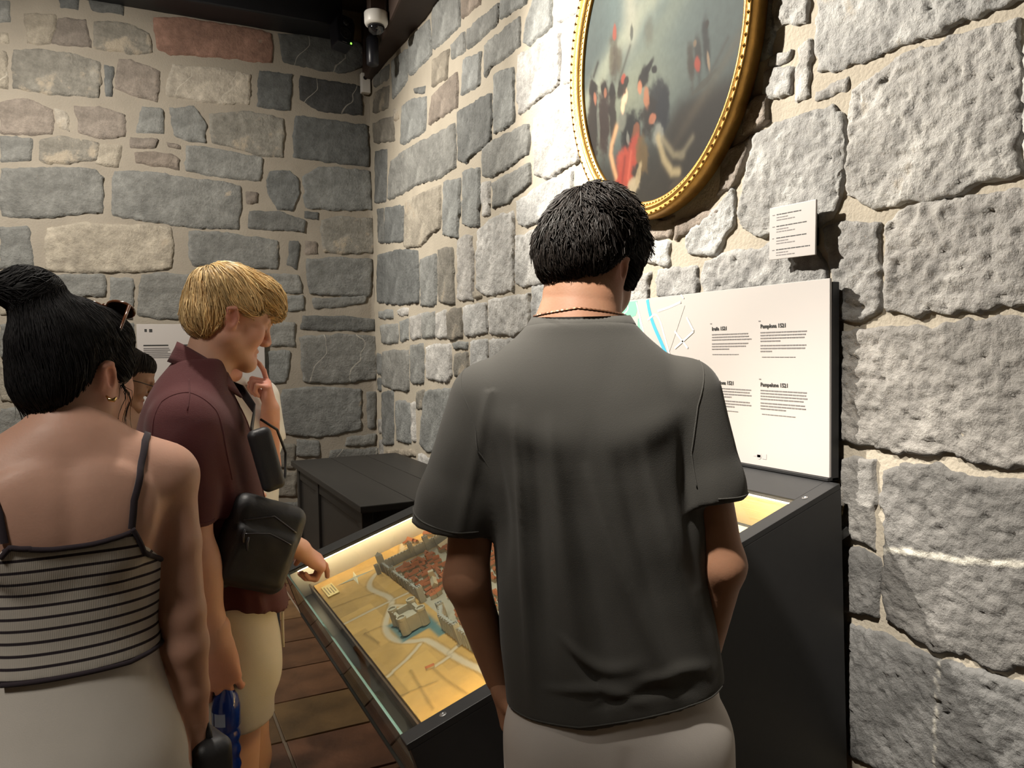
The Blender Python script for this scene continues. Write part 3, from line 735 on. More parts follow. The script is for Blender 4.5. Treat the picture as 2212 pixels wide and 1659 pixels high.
flat([(2.372, 1.628), (2.352, 1.626), (2.333, 1.55), (2.30, 1.47), (2.385, 1.50), (2.375, 1.58)], M_GRN, 'map_park', .0004)
flat([(2.80, 1.60), (2.70, 1.63), (2.66, 1.52), (2.78, 1.48)], M_GRN, 'map_park', .0004)
ribbon([(2.312, 1.694), (2.300, 1.65), (2.279, 1.604), (2.231, 1.536), (2.20, 1.49), (2.15, 1.43)], .016, M_RIV, 'map_river', .0006)
for pl, w in (([(2.121, 1.674), (2.18, 1.66), (2.251, 1.649)], .008), ([(2.31, 1.62), (2.251, 1.649), (2.20, 1.53), (2.17, 1.46)], .007), ([(2.09, 1.62), (2.054, 1.572)], .007), ([(2.054, 1.572), (2.10, 1.545), (2.155, 1.515)], .007), ([(2.155, 1.575), (2.085, 1.515)], .007), ([(2.12, 1.70), (2.105, 1.685)], .005), ([(2.38, 1.69), (2.345, 1.60), (2.31, 1.50)], .007), ([(2.44, 1.69), (2.43, 1.66), (2.50, 1.64), (2.6, 1.645)], .005), ([(2.36, 1.625), (2.345, 1.56)], .003)):
    ribbon(pl, w, M_ROADW, 'map_road', .0008)
flat([(2.58, 1.648), (2.448, 1.644), (2.40, 1.47), (2.58, 1.46)], M_ROADW, 'map_city', .0008)
ribbon([(2.585, 1.648), (2.448, 1.644), (2.447, 1.643), (2.40, 1.47)], .008, M_INK, 'map_city_wall', .0014)
text(panel, 'Iruña 1521', 1.964-PY, 1.571-PZ, .0165, M_INK, XF-.0004, 'heading', .0004)
text(panel, 'Pamplona 1521', 1.748-PY, 1.572-PZ, .0165, M_INK, XF-.0004, 'heading', .0004)
text(panel, 'Pamplona 1521', 1.964-PY, 1.397-PZ, .0165, M_INK, XF-.0004, 'heading', .0004)
text(panel, 'Pampelune 1521', 1.748-PY, 1.397-PZ, .0165, M_INK, XF-.0004, 'heading', .0004)
R = random.Random(4)
def para(y0, z0, wid, lines, last, parent=panel, step=.0086, h=.0032, ref=(PY, PZ), xf=XF, mat=M_INKG):
    """an unreadable paragraph: every row of print a run of word-length dashes"""
    for i in range(lines):
        mb = MB(); y = y0; end = y0-wid*(last if i == lines-1 else R.uniform(.93, 1))
        while y > end+.004:
            w = min(R.uniform(.006, .020), y-end); mb.box((xf-.0004, y-w-ref[0], z0-i*step-ref[1]), (xf+.0002, y-ref[0], z0-i*step+h-ref[1])); y -= w+.0022
        mb.build('text_line', mat, parent)
para(1.964, 1.556, .178, 3, 1); para(1.964, 1.526, .165, 3, .5); para(1.962, 1.492, .12, 1, 1, h=.0022)
para(1.748, 1.557, .184, 4, .45); para(1.748, 1.518, .182, 3, .25); para(1.742, 1.484, .13, 1, 1, h=.0022)
para(1.964, 1.382, .18, 4, .5); para(1.964, 1.343, .178, 3, .6); para(1.962, 1.312, .12, 1, 1, h=.0022)
para(1.748, 1.383, .184, 4, .9); para(1.748, 1.345, .182, 3, .55); para(1.742, 1.312, .13, 1, 1, h=.0022)
for y, z in ((1.972, 1.592), (1.756, 1.592), (1.972, 1.417), (1.754, 1.417)):
    mb = MB(); mb.box((XF-.0004, y-.008-PY, z-PZ), (XF, y-PY, z+.0028-PZ)); mb.build('language_mark', M_INKG, panel)
M_LOGO = pmat('print_pale_grey', (.42, .40, .40), .6)
mb = MB(); mb.box((XF-.0004, -.425, .036), (XF, -.412, .039)); mb.box((XF-.0004, -.442, .034), (XF, -.428, .042)); mb.add([(XF-.0004, -.435+.011*math.cos(a*math.pi/4), .039+.011*math.sin(a*math.pi/4)) for a in range(8)], [tuple(range(8))]); mb.box((XF-.0004, -.466, .031), (XF, -.449, .047)); mb.build('logo', M_LOGO, panel)
# ------------------------------------------------------------------ oval painting
pic = empty('oval_painting', (1.722, 2.295, 2.61), 0, 'oval oil painting of soldiers and a lady in a carved gilt frame', 'painting')
def paint_canvas():
    nu, nv = 300, 340
    s_, t = np.meshgrid(np.linspace(-1, 1, nu+1), np.linspace(-1, 1, nv+1))
    X = s_*np.sqrt(1-t*t/2); Y = t*np.sqrt(1-s_*s_/2)      # disc
    C = np.empty(X.shape+(3,)); 
    def srgb(*c): return np.array([((v/255)/12.92 if v/255 <= .04045 else (((v/255)+.055)/1.055)**2.4) for v in c])
    def lay(w, col): nonlocal C; C = C*(1-w[..., None])+srgb(*col)*w[..., None]
    def sg(x): return 1/(1+np.exp(-np.clip(x, -40, 40)))
    C[:] = srgb(98, 112, 110)
    d = X*.5+Y; n1 = fbm(X*2+Y*1.2, Y*3-X*1.5, 0, 21, 4)
    lay(sg((Y-.05+.2*n1)*5)*.8, (120, 138, 136)); lay(sg((-X-.55+.15*n1)*9)*.6, (74, 84, 84))
    lay(np.exp(-((Y-.55*X-.33+.1*n1)/.13)**2)*.75, (158, 162, 142)); lay(np.exp(-((Y-.6*X+.02+.1*n1)/.16)**2)*.45, (140, 146, 126))
    lay(np.exp(-((X+.28)/.10)**2)*sg((Y-.1)*14)*.75, (168, 166, 148)); lay(np.exp(-((X-.02)/.03)**2)*sg((Y-.2)*20)*.3, (150, 150, 130))
    lay(sg((X-.45+.2*n1)*6)*.55, (80, 92, 92))
    lay(np.exp(-(((X+.25)/.5)**2+((Y+.28)/.22)**2))*.55, (148, 150, 124))
    hill = sg((-.43-.10*np.exp(-((X-.16)/.12)**2)-Y+.04*n1)*34)*sg((X-.13)*26); lay(hill*.96, (50, 43, 36)); lay(hill*np.exp(-((Y+.62-.25*X)/.06)**2)*.35, (84, 74, 58))
    lay(sg((-.60+.06*n1-Y)*16)*.9, (54, 48, 40)); lay(sg((-.80-Y+.05*n1)*14)*.5, (84, 76, 62))
    lay(np.exp(-((Y-.65*X+.83)/.05)**2)*sg((X-.25)*12)*.4, (112, 100, 80))
    def blob(x, y, rx, ry, a, col, op=.95, soft=11):
        x = .088+1.054*x; y = -.0065+1.0147*y
        ca, sa = math.cos(a), math.sin(a); dx, dy = X-x, Y-y; p = (dx*ca+dy*sa)/rx; q = (-dx*sa+dy*ca)/ry
        lay(sg((1-np.sqrt(p*p+q*q)+.38*fbm(X*15+Y*4, Y*15, 0, 31, 3))*soft)*op, col)
    def stroke(pts, w, col, op=.95):
        q = [(.088+1.054*x, -.0065+1.0147*y) for x, y in pts]; dd = seg_dist(X, Y, q); lay(sg((w-dd)/.008)*op, col)
    # far groups
    for x, y, h, c in ((-.60, .08, .12, (96, 84, 66)), (-.55, .06, .13, (88, 74, 60)), (-.50, .03, .10, (104, 94, 76))): blob(x, y, .04, h, 0, c, .8, 5)
    blob(-.563, .235, .025, .05, .1, (168, 84, 66)); stroke([(-.50, -.10), (-.36, .08)], .008, (66, 58, 50), .8); blob(-.34, .16, .02, .05, 0, (84, 86, 80), .8)
    blob(-.13, .10, .05, .08, 0, (112, 112, 98), .7, 5)
    for x, y, w, h, c in ((.33, -.24, .035, .12, (76, 68, 58)), (.40, -.22, .035, .13, (62, 60, 56)), (.48, -.17, .035, .15, (48, 50, 52))): blob(x, y, w, h, .1, c, .9, 6)
    blob(.395, -.26, .03, .05, .3, (172, 70, 52)); blob(.50, -.27, .013, .07, .2, (150, 128, 104)); blob(.49, -.06, .02, .025, 0, (60, 52, 46)); blob(.37, -.13, .018, .02, 0, (132, 112, 90))
    blob(.45, -.38, .12, .02, .3, (88, 84, 72), .6); stroke([(.52, -.34), (.68, -.2)], .008, (80, 76, 70), .7)
    # soldiers on the left
    for x, y, w, h, c in ((-.88, -.30, .075, .28, (52, 44, 42)), (-.72, -.32, .085, .25, (66, 44, 40)), (-.60, -.30, .05, .2, (60, 46, 40))): blob(x, y, w, h, 0, c)
    blob(-.88, -.05, .055, .065, 0, (44, 38, 36)); blob(-.845, -.13, .02, .04, .2, (170, 108, 82)); blob(-.715, -.10, .045, .055, 0, (50, 40, 34)); blob(-.70, -.13, .022, .035, 0, (160, 104, 78)); blob(-.80, -.32, .02, .12, .1, (118, 122, 112), .7); blob(-.60, -.14, .04, .05, 0, (48, 38, 34))
    stroke([(-.86, .03), (-.80, .10)], .012, (40, 36, 34))
    # officer bending with plumed hat
    blob(-.02, -.36, .115, .15, .2, (44, 50, 58)); blob(-.12, -.42, .11, .12, -.4, (54, 46, 42)); blob(.02, -.43, .07, .14, 0, (40, 48, 60))
    blob(-.20, -.17, .075, .06, .3, (38, 32, 30)); blob(-.13, -.12, .07, .03, .6, (34, 30, 30)); blob(-.07, -.15, .04, .025, -.4, (36, 32, 32)); blob(-.245, -.22, .03, .045, .2, (188, 124, 92)); blob(-.17, -.30, .035, .07, .2, (176, 116, 84)); blob(-.10, -.45, .05, .03, .1, (172, 108, 80))
    blob(-.03, -.56, .06, .08, .3, (134, 136, 128)); stroke([(-.03, -.58), (.03, -.72), (.12, -.82), (.19, -.83)], .028, (168, 152, 116)); stroke([(.02, -.60), (.14, -.72), (.24, -.74)], .022, (140, 130, 104)); stroke([(.22, -.74), (.34, -.66)], .018, (126, 118, 98)); blob(.20, -.90, .12, .03, .1, (96, 84, 68), .7)
    # the lady
    blob(-.38, -.46, .13, .14, 0, (34, 36, 38)); blob(-.47, -.38, .065, .07, -.2, (122, 124, 112)); blob(-.46, -.27, .03, .06, 0, (216, 180, 146)); blob(-.435, -.215, .033, .055, .1, (220, 184, 150)); blob(-.475, -.165, .055, .06, .2, (58, 46, 36)); blob(-.45, -.10, .03, .03, 0, (176, 78, 58)); blob(-.41, -.13, .03, .03, 0, (62, 56, 48))
    stroke([(-.55, -.40), (-.615, -.50), (-.63, -.56), (-.60, -.64), (-.555, -.73)], .024, (204, 156, 112))
    blob(-.36, -.50, .10, .13, .1, (40, 44, 44)); blob(-.30, -.48, .05, .05, .5, (150, 90, 60), .8); blob(-.40, -.50, .02, .05, .2, (150, 150, 140), .6)
    blob(-.44, -.70, .125, .14, .2, (186, 74, 54)); blob(-.53, -.80, .05, .10, -.2, (182, 68, 50)); blob(-.32, -.61, .08, .10, -.4, (178, 70, 52)); stroke([(-.44, -.62), (-.50, -.86)], .012, (138, 48, 38), .7); stroke([(-.36, -.60), (-.40, -.76)], .010, (214, 108, 84), .6)
    blob(-.22, -.66, .07, .12, .2, (118, 96, 60)); blob(-.34, -.83, .08, .06, .5, (176, 160, 130)); blob(-.27, -.76, .03, .08, -.4, (170, 152, 118), .8)
    C = np.clip(C, 0, 1); C = .82*C*(C.mean(-1, keepdims=True)**.45)*(1+.09*fbm(X*30, Y*30, 0, 44, 3))[..., None]
    n2 = nu+1; i = np.arange(nv)[:, None]*n2+np.arange(nu)[None]; q = np.stack([i, i+n2, i+n2+1, i+1], -1).reshape(-1, 4)
    V = np.stack([np.zeros(X.size), -X.ravel()*.482, Y.ravel()*.57], -1)
    me = npmesh('canvas', V, q[:, ::-1]); color_attr(me, 'paint', np.clip(C.reshape(-1, 3), 0, 1)); return link('canvas', me, attrmat('oil_paint', 'paint', .62, .2, 300, .0006, spec=.12), pic)
paint_canvas()
def oval_sweep(prof, a, b, n, name, mat, parent, smooth=True):
    """prof: (outward offset, height towards the room); closed loop swept round the oval"""
    V = []; m = len(prof)
    for k in range(n):
        an = 2*math.pi*k/n; cx, cz = a*math.cos(an), b*math.sin(an); nx, nz = math.cos(an)/a, math.sin(an)/b; l = math.hypot(nx, nz)
        for o_, h in prof: V.append((-h, cx+nx/l*o_, cz+nz/l*o_))
    Fc = [(k*m+i, k*m+(i+1) % m, ((k+1) % n)*m+(i+1) % m, ((k+1) % n)*m+i) for k in range(n) for i in range(m)]
    me = npmesh(name, np.array(V), np.array(Fc), smooth); return link(name, me, mat, parent)
M_GILT = pmat('old_gilt', (.46, .25, .062), .42, .5, 25, .5, 140, metal=.8, bdist=.0015, det=5)
fr = oval_sweep([(-.008, -.004), (-.008, .008), (-.002, .012), (.004, .012), (.008, .018), (.016, .028), (.022, .028), (.026, .022), (.032, .024), (.040, .033), (.048, .034), (.053, .028), (.055, .012), (.055, -.028), (.0, -.028)], .477, .565, 200, 'frame', M_GILT, pic)
def bead(name, r, sx):
    mb = MB(); n = 6
    mb.lathe([(r*math.sin(math.pi*i/5)+1e-5, -r*math.cos(math.pi*i/5)) for i in range(6)], n=7); return mb.mesh(name, True)
BE = bead('bead', .0045, 1); BE.materials.append(M_GILT)
LEAF = MB(); LEAF.add([(0, -.009, 0), (.0, 0, .006), (0, .009, 0), (-.007, 0, .002), (0, 0, -.006)], [(0, 1, 3), (1, 2, 3), (2, 4, 3), (4, 0, 3), (0, 4, 2, 1)]); LEAFM = LEAF.mesh('carved_leaf'); LEAFM.materials.append(M_GILT)
for k in range(170):
    an = 2*math.pi*k/170; nx, nz = math.cos(an)/.477, math.sin(an)/.565; l = math.hypot(nx, nz)
    o = link('bead', BE, None, fr); o.location = (-.0125, .477*math.cos(an)+nx/l*.003, .565*math.sin(an)+nz/l*.003)
for k in range(120):
    an = 2*math.pi*k/120; nx, nz = math.cos(an)/.477, math.sin(an)/.565; l = math.hypot(nx, nz)
    o = link('carved_leaf', LEAFM, None, fr); o.location = (-.033, .477*math.cos(an)+nx/l*.044, .565*math.sin(an)+nz/l*.044); o.rotation_euler = (math.atan2(nz, nx)+math.pi/2, 0, 0); o.scale = (1, 1, 1)
# ------------------------------------------------------------------ small label beside the painting
lab = empty('wall_label', (1.712, 1.633, 1.847), 0, 'small white caption card on the stone right of the oval painting', 'sign')
lab.rotation_euler = (math.radians(1.2), 0, 0)
mb = MB(); mb.box((-.003, -.086, -.076), (.003, .086, .076)); mb.build('card', M_PANEL, lab, bevel=.0015)
mb = MB(); mb.box((.003, -.05, -.045), (.05, .05, .045)); mb.build('standoff', M_BLACK, lab)
for b_ in range(4):
    z = .052-b_*.034
    para(.058, z, (.092, .112, .118, .125)[b_], 1, 1, lab, ref=(0, 0), xf=-.0031, h=.0028, mat=M_INK); para(.058, z-.0085, .045, 1, 1, lab, ref=(0, 0), xf=-.0031, h=.0025, mat=M_INKG); para(.058, z-.016, .07, 1, 1, lab, ref=(0, 0), xf=-.0031, h=.0025, mat=M_INKG); para(.074, z, .009, 1, 1, lab, ref=(0, 0), xf=-.0031, h=.0022, mat=M_INKG)
# ------------------------------------------------------------------ text panel on the far wall
wp = empty('wall_text_panel', (.47, 6.012, 1.40), 0, 'white text panel on the far wall behind the blond visitor', 'sign')
mb = MB(); mb.box((-.43, -.006, -.34), (.43, .006, .34)); mb.build('board', M_PANEL, wp, bevel=.002)
mb = MB(); mb.box((-.38, -.0075, .285), (-.365, -.006, .305)); mb.box((-.35, -.0075, .283), (-.33, -.006, .305)); mb.build('logo', M_INK, wp)
for c in range(2):
    for i in range(6):
        mb = MB(); x0 = -.39+c*.21; mb.box((x0, -.0075, .165-i*.013), (x0+R.uniform(.15, .18), -.006, .172-i*.013)); mb.build('text_line', M_INKG, wp)
    mb = MB(); x0 = -.39+c*.21; mb.box((x0, -.0075, .185), (x0+.16, -.006, .194)); mb.build('heading', M_INK, wp)
# ------------------------------------------------------------------ dark wooden counter in the corner
M_CHEST = pmat('blackened_oak', (.022, .020, .018), .45, .35, 6, .35, 40, stretch=(1, .2, 1))
ch = empty('wooden_counter', (.98, 3.6, 0), 0, 'black wooden counter standing in the corner behind the display case', 'counter')
for i, (x0, x1) in enumerate(((0, .25), (.253, .5), (.503, .735))):
    mb = MB(); mb.box((x0-.02 if i == 0 else x0, .0, .745), (x1, 1.80, .78)); mb.build('top_plank', M_CHEST, ch, bevel=.005)
mb = MB(); mb.box((.03, .12, .0), (.055, 1.76, .745)); mb.build('side_panel', M_CHEST, ch, bevel=.004)
mb = MB(); mb.box((.05, .16, .0), (.70, .185, .745)); mb.build('end_panel', M_CHEST, ch, bevel=.004)
for y in (.10, 1.10, 1.70):
    mb = MB(); mb.box((.012, y, .0), (.07, y+.07, .745)); mb.build('post', M_CHEST, ch, bevel=.004)
mb = MB(); mb.box((.018, .17, .66), (.035, 1.1, .745)); mb.build('apron', M_CHEST, ch, bevel=.003)
mb = MB(); mb.box((.018, 1.17, .66), (.035, 1.70, .745)); mb.build('apron', M_CHEST, ch, bevel=.003)
# ------------------------------------------------------------------ ceiling fittings in the corner
M_WPL = pmat('white_plastic', (.78, .76, .72), .4, .05); M_DPL = pmat('black_plastic', (.016, .017, .024), .35, .1)
dc = empty('dome_camera', (1.592, 5.245, 3.655), 0, 'white dome security camera with dark lens under the corner beam', 'security camera')
def lathe_part(prof, name, mat, parent, n=28, M=None): mb = MB(); mb.lathe(prof, n=n, M=M); return mb.build(name, mat, parent, smooth=True)
dc.location = (1.503, 4.95, 3.72); dc.scale = (.94, .94, .94)
lathe_part([(0, 0), (.080, 0), (.082, -.006), (.081, -.07), (.074, -.085), (.055, -.088), (0, -.088)], 'housing', M_WPL, dc)
lathe_part([(0, -.088), (.055, -.088), (.058, -.10), (.052, -.125), (.03, -.143), (0, -.148)], 'dome', pmat('smoked_dome', (.01, .01, .012), .06, spec=.8), dc)
mb = MB(); mb.box((-.05, -.05, 0), (.05, .05, .48)); mb.build('mount', M_WOOD, dc)
sp = empty('wall_speaker', (1.46, 5.66, 3.84), 0, 'small black loudspeaker with green light hanging under the beam', 'speaker')
sp.rotation_euler = (math.radians(-12), math.radians(8), math.radians(12))
mb = MB(); mb.prism([(-.06, -.115), (.06, -.115), (.075, .06), (.055, .115), (-.055, .115), (-.075, .06)], -.06, .06, axis=1); mb.build('cabinet', M_DPL, sp, bevel=.01)
Mr = Matrix.Rotation(math.pi/2, 4, 'X')
lathe_part([(0, 0), (.045, 0), (.048, .006), (.04, .004), (.012, -.002), (0, .004)], 'woofer', M_BLACKM, sp, M=Matrix.Translation((0, -.061, -.03)) @ Mr)
lathe_part([(0, 0), (.022, 0), (.024, .004), (.01, .008), (0, .009)], 'tweeter', pmat('grey_cone', (.05, .05, .055), .3), sp, M=Matrix.Translation((0, -.061, .055)) @ Mr)
mb = MB(); mb.box((.036, -.066, -.104), (.046, -.058, -.092)); mb.build('light', emat('green_led', (.35, 1.0, .1), 1.6), sp)
mb = MB(); mb.box((-.025, -.064, -.108), (.01, -.06, -.102)); mb.build('name_strip', pmat('grey_strip', (.12, .12, .12), .4), sp)
mb = MB(); mb.tube([(0, .06, .02), (0, .12, .04), (0, .16, .16)], .018, 10); mb.build('bracket', M_BLACKM, sp, smooth=True)
tl = empty('spotlight_head', (1.562, 5.247, 3.592), 0, 'black cylindrical spotlight hanging in the corner below the dome camera', 'spotlight')
lathe_part([(0, -.10), (.036, -.10), (.042, -.09), (.042, .08), (.03, .10), (.012, .105), (.012, .14), (0, .14)], 'barrel', M_DPL, tl)
mb = MB(); mb.box((-.012, -.012, .13), (.012, .012, .59)); mb.build('mount', M_DPL, tl)
se = empty('wall_sensor', (1.722, 6.0, 3.625), 0, 'small white sensor box with round lens high in the stone corner', 'sensor')
mb = MB(); mb.box((-.036, -.025, -.076), (.036, .03, .076)); mb.build('box', M_WPL, se, bevel=.008)
lathe_part([(0, 0), (.013, 0), (.015, .003), (.010, .004), (0, .001)], 'lens', M_DPL, se, M=Matrix.Translation((-.008, -.0255, .035)) @ Mr)
mb = MB(); mb.tube([(.01, .0, .076), (.012, .0, .16), (.0, .0, .26)], .004, 8); mb.build('cable', M_WPL, se, smooth=True)
# ------------------------------------------------------------------ people: smooth implicit bodies turned into meshes
def smin(a, b, k):
    if k <= 1e-6: return np.minimum(a, b)
    h = np.clip(.5+.5*(b-a)/k, 0, 1); return b*(1-h)+a*h-k*h*(1-h)
def smax(a, b, k): return -smin(-a, -b, k)
class Sdf:
    def __init__(s): s.ops = []
    def _add(s, fn, lo, hi, op, k): s.ops.append((fn, np.array(lo, float), np.array(hi, float), op, k)); return s
    def cone(s, a, b, ra, rb, k=.02, op='u', M=None, flat=None):
        """tapered capsule; flat=(axis, factor) squashes the section along a direction"""
        a, b = np.array(a, float), np.array(b, float); sc_ = 1.0
        if M is not None:
            A = np.array(M); sc_ = abs(np.linalg.det(A[:3, :3]))**(1/3); a = A[:3, :3]@a+A[:3, 3]; b = A[:3, :3]@b+A[:3, 3]
            if flat is not None: f0 = A[:3, :3]@np.array(flat[0], float); flat = (f0/np.linalg.norm(f0), flat[1])
        ra, rb = ra*sc_, rb*sc_; ab = b-a; L2 = max(float(ab@ab), 1e-12); fx = None
        if flat is not None: fx = np.array(flat[0], float); fx /= np.linalg.norm(fx); ff = flat[1]
        def fn(P):
            q = P-a; t = np.clip(q@ab/L2, 0, 1); d = q-t[..., None]*ab
            if fx is not None: c = d@fx; d = d+(c*(1/ff-1))[..., None]*fx
            r = np.sqrt((d*d).sum(-1)); dd = r-(ra+(rb-ra)*t)
            return dd*ff if fx is not None and ff < 1 else dd
        R = max(ra, rb)*(1 if flat is None else max(1, flat[1]))+max(k, .008)+.01
        return s._add(fn, np.minimum(a, b)-R, np.maximum(a, b)+R, op, k)
    def ell(s, c, r, k=.02, op='u', M=None, rot=None):
        c = np.array(c, float); r = np.array(r, float); Rm = np.eye(3)
        if rot is not None: Rm = np.array(Matrix.Rotation(rot[2], 3, 'Z') @ Matrix.Rotation(rot[1], 3, 'Y') @ Matrix.Rotation(rot[0], 3, 'X'))
        if M is not None:
            A = np.array(M)[:3, :3]; sc_ = abs(np.linalg.det(A))**(1/3); c = A@c+np.array(M)[:3, 3]; Rm = (A/sc_)@Rm; r = r*sc_
        def fn(P):
            q = (P-c)@Rm; k0 = np.sqrt(((q/r)**2).sum(-1)); k1 = np.sqrt(((q/(r*r))**2).sum(-1))+1e-9; return k0*(k0-1)/k1
        R = r.max()+max(k, .008)+.01
        return s._add(fn, c-R, c+R, op, k)
    def loft(s, rows, k=.02, p=2.3, op='u', cap=.03):
        """rows of (z, cx, cy, rx, r_front, r_back): a trunk lofted through rounded sections"""
        rows = np.array(sorted(rows), float); z = rows[:, 0]
        # smooth resample
        zz = np.linspace(z[0], z[-1], 64); T = np.stack([np.interp(zz, z, rows[:, i]) for i in range(1, 6)], 1)
        ker = np.array([1, 3, 5, 6, 5, 3, 1.]); ker /= ker.sum()
        Tp = np.concatenate([np.repeat(T[:1], 3, 0), T, np.repeat(T[-1:], 3, 0)]); T = np.stack([np.convolve(Tp[:, i], ker, 'valid') for i in range(5)], 1)
        def fn(P):
            zc = P[..., 2]; cx, cy, rx, rf, rb = [np.interp(zc, zz, T[:, i]) for i in range(5)]
            x = (P[..., 0]-cx); y = P[..., 1]-cy; ry = np.where(y > 0, rf, rb)
            q = (np.abs(x/rx)**p+np.abs(y/ry)**p)**(1/p)
            d = (q-1)*np.sqrt(rx*ry)*.8
            return smax(d, np.maximum(z[0]-zc, zc-z[-1]), cap)
        m = max(np.abs(rows[:, 1]).max()+rows[:, 3].max(), np.abs(rows[:, 2]).max()+rows[:, 4:].max())+.06
        cx, cy = rows[:, 1].mean(), rows[:, 2].mean()
        return s._add(fn, (cx-m, cy-m, z[0]-.06), (cx+m, cy+m, z[-1]+.06), op, k)
    def free(s, fn, lo, hi, op='i', k=.004): return s._add(fn, lo, hi, op, k)
    @staticmethod
    def comb(D, d, op, k):
        if op == 'u': return smin(D, d, k)
        if op == 's': return smax(D, -d, k)
        if op == 'i': return smax(D, d, k)
        return D+d            # 'd' displacement
    def __call__(s, P):
        D = np.full(P.shape[:-1], 1.0)
        for fn, lo, hi, op, k in s.ops:
            m = np.all((P >= lo) & (P <= hi), -1)
            if op == 'i': m = np.ones_like(m)
            if m.any(): D[m] = s.comb(D[m], fn(P[m]), op, k)
        return D
    def grad(s, P, e=.002):
        g = np.stack([s(P+np.eye(3)[i]*e)-s(P-np.eye(3)[i]*e) for i in range(3)], -1); return g/(np.linalg.norm(g, axis=-1, keepdims=True)+1e-9)
    def mesh(s, h, lo=None, hi=None):
        us = [o for o in s.ops if o[3] == 'u']
        L0 = np.min([o[1] for o in us], 0); H0 = np.max([o[2] for o in us], 0)
        lo = L0 if lo is None else np.maximum(L0, lo); hi = H0 if hi is None else np.minimum(H0, hi)
        n = np.ceil((hi-lo)/h).astype(int)+1
        ax = [lo[i]+h*np.arange(n[i]) for i in range(3)]; D = np.full(n, 1.0, np.float32)
        for fn, a, b, op, k in s.ops:
            if op == 'd': continue
            i0 = np.clip(np.floor((a-lo)/h).astype(int), 0, n); i1 = np.clip(np.ceil((b-lo)/h).astype(int)+1, 0, n)
            if (i1 <= i0).any(): continue
            sl = tuple(slice(i0[i], i1[i]) for i in range(3))
            P = np.stack(np.meshgrid(*[ax[i][sl[i]] for i in range(3)], indexing='ij'), -1)
            D[sl] = s.comb(D[sl], fn(P), op, k)
        V, Q = surface_nets(D, lo, h); ds = [o for o in s.ops if o[3] == 'd']
        if ds:
            nn = np.zeros_like(V); fn_ = np.cross(V[Q[:, 2]]-V[Q[:, 0]], V[Q[:, 3]]-V[Q[:, 1]])
            for i in range(4):
                for c in range(3): nn[:, c] += np.bincount(Q[:, i], fn_[:, c], len(V))
            nn /= np.linalg.norm(nn, axis=1, keepdims=True)+1e-12; tot = np.zeros(len(V))
            for fn, a, b, op, k in ds:
                m = np.all((V >= a) & (V <= b), 1); tot[m] += fn(V[m])
            V = V-nn*tot[:, None]
        return V, Q
def surface_nets(D, lo, h):
    ins = D < 0; nx, ny, nz = D.shape
    c = np.zeros((nx-1, ny-1, nz-1), np.int8); offs = [(i, j, k) for i in (0, 1) for j in (0, 1) for k in (0, 1)]
    for i, j, k in offs: c += ins[i:nx-1+i, j:ny-1+j, k:nz-1+k]
    act = np.argwhere((c > 0) & (c < 8))
    vals = np.stack([D[act[:, 0]+i, act[:, 1]+j, act[:, 2]+k] for i, j, k in offs], 1).astype(float)
    S_ = np.zeros((len(act), 3)); W = np.zeros(len(act)); O = np.array(offs, float)
    for a in range(8):
        for b in range(a+1, 8):
            if np.abs(O[a]-O[b]).sum() != 1: continue
            va, vb = vals[:, a], vals[:, b]; m = (va < 0) != (vb < 0)
            t = va[m]/(va[m]-vb[m]); S_[m] += O[a]+t[:, None]*(O[b]-O[a]); W[m] += 1
    V = lo+(act+S_/W[:, None])*h
    idx = np.full((nx-1, ny-1, nz-1), -1, np.int32); idx[act[:, 0], act[:, 1], act[:, 2]] = np.arange(len(act))
    Q = []
    for ax in range(3):
        sl0 = [slice(None)]*3; sl1 = [slice(None)]*3; sl0[ax] = slice(0, -1); sl1[ax] = slice(1, None)
        A, B = ins[tuple(sl0)], ins[tuple(sl1)]; e = np.argwhere(A != B)
        u, v = [(1, 2), (2, 0), (0, 1)][ax]
        e = e[(e[:, u] > 0) & (e[:, v] > 0) & (e[:, u] < D.shape[u]-1) & (e[:, v] < D.shape[v]-1)]
        fl = A[e[:, 0], e[:, 1], e[:, 2]]
        def g(du, dv):
            q = e.copy(); q[:, u] -= du; q[:, v] -= dv; return idx[q[:, 0], q[:, 1], q[:, 2]]
        f = np.stack([g(1, 1), g(0, 1), g(0, 0), g(1, 0)], 1); f[~fl] = f[~fl][:, ::-1]; Q.append(f[(f >= 0).all(1)])
    return V, np.concatenate(Q)
def join(*ms):
    V, Q, n = [], [], 0
    for v, q in ms: V.append(v); Q.append(q+n); n += len(v)
    return np.concatenate(V), np.concatenate(Q)
def T4(loc, rx=0, ry=0, rz=0, s=1.0):
    return np.array(Matrix.Translation(loc) @ Matrix.Rotation(math.radians(rz), 4, 'Z') @ Matrix.Rotation(math.radians(rx), 4, 'X') @ Matrix.Rotation(math.radians(ry), 4, 'Y') @ Matrix.Scale(s, 4))
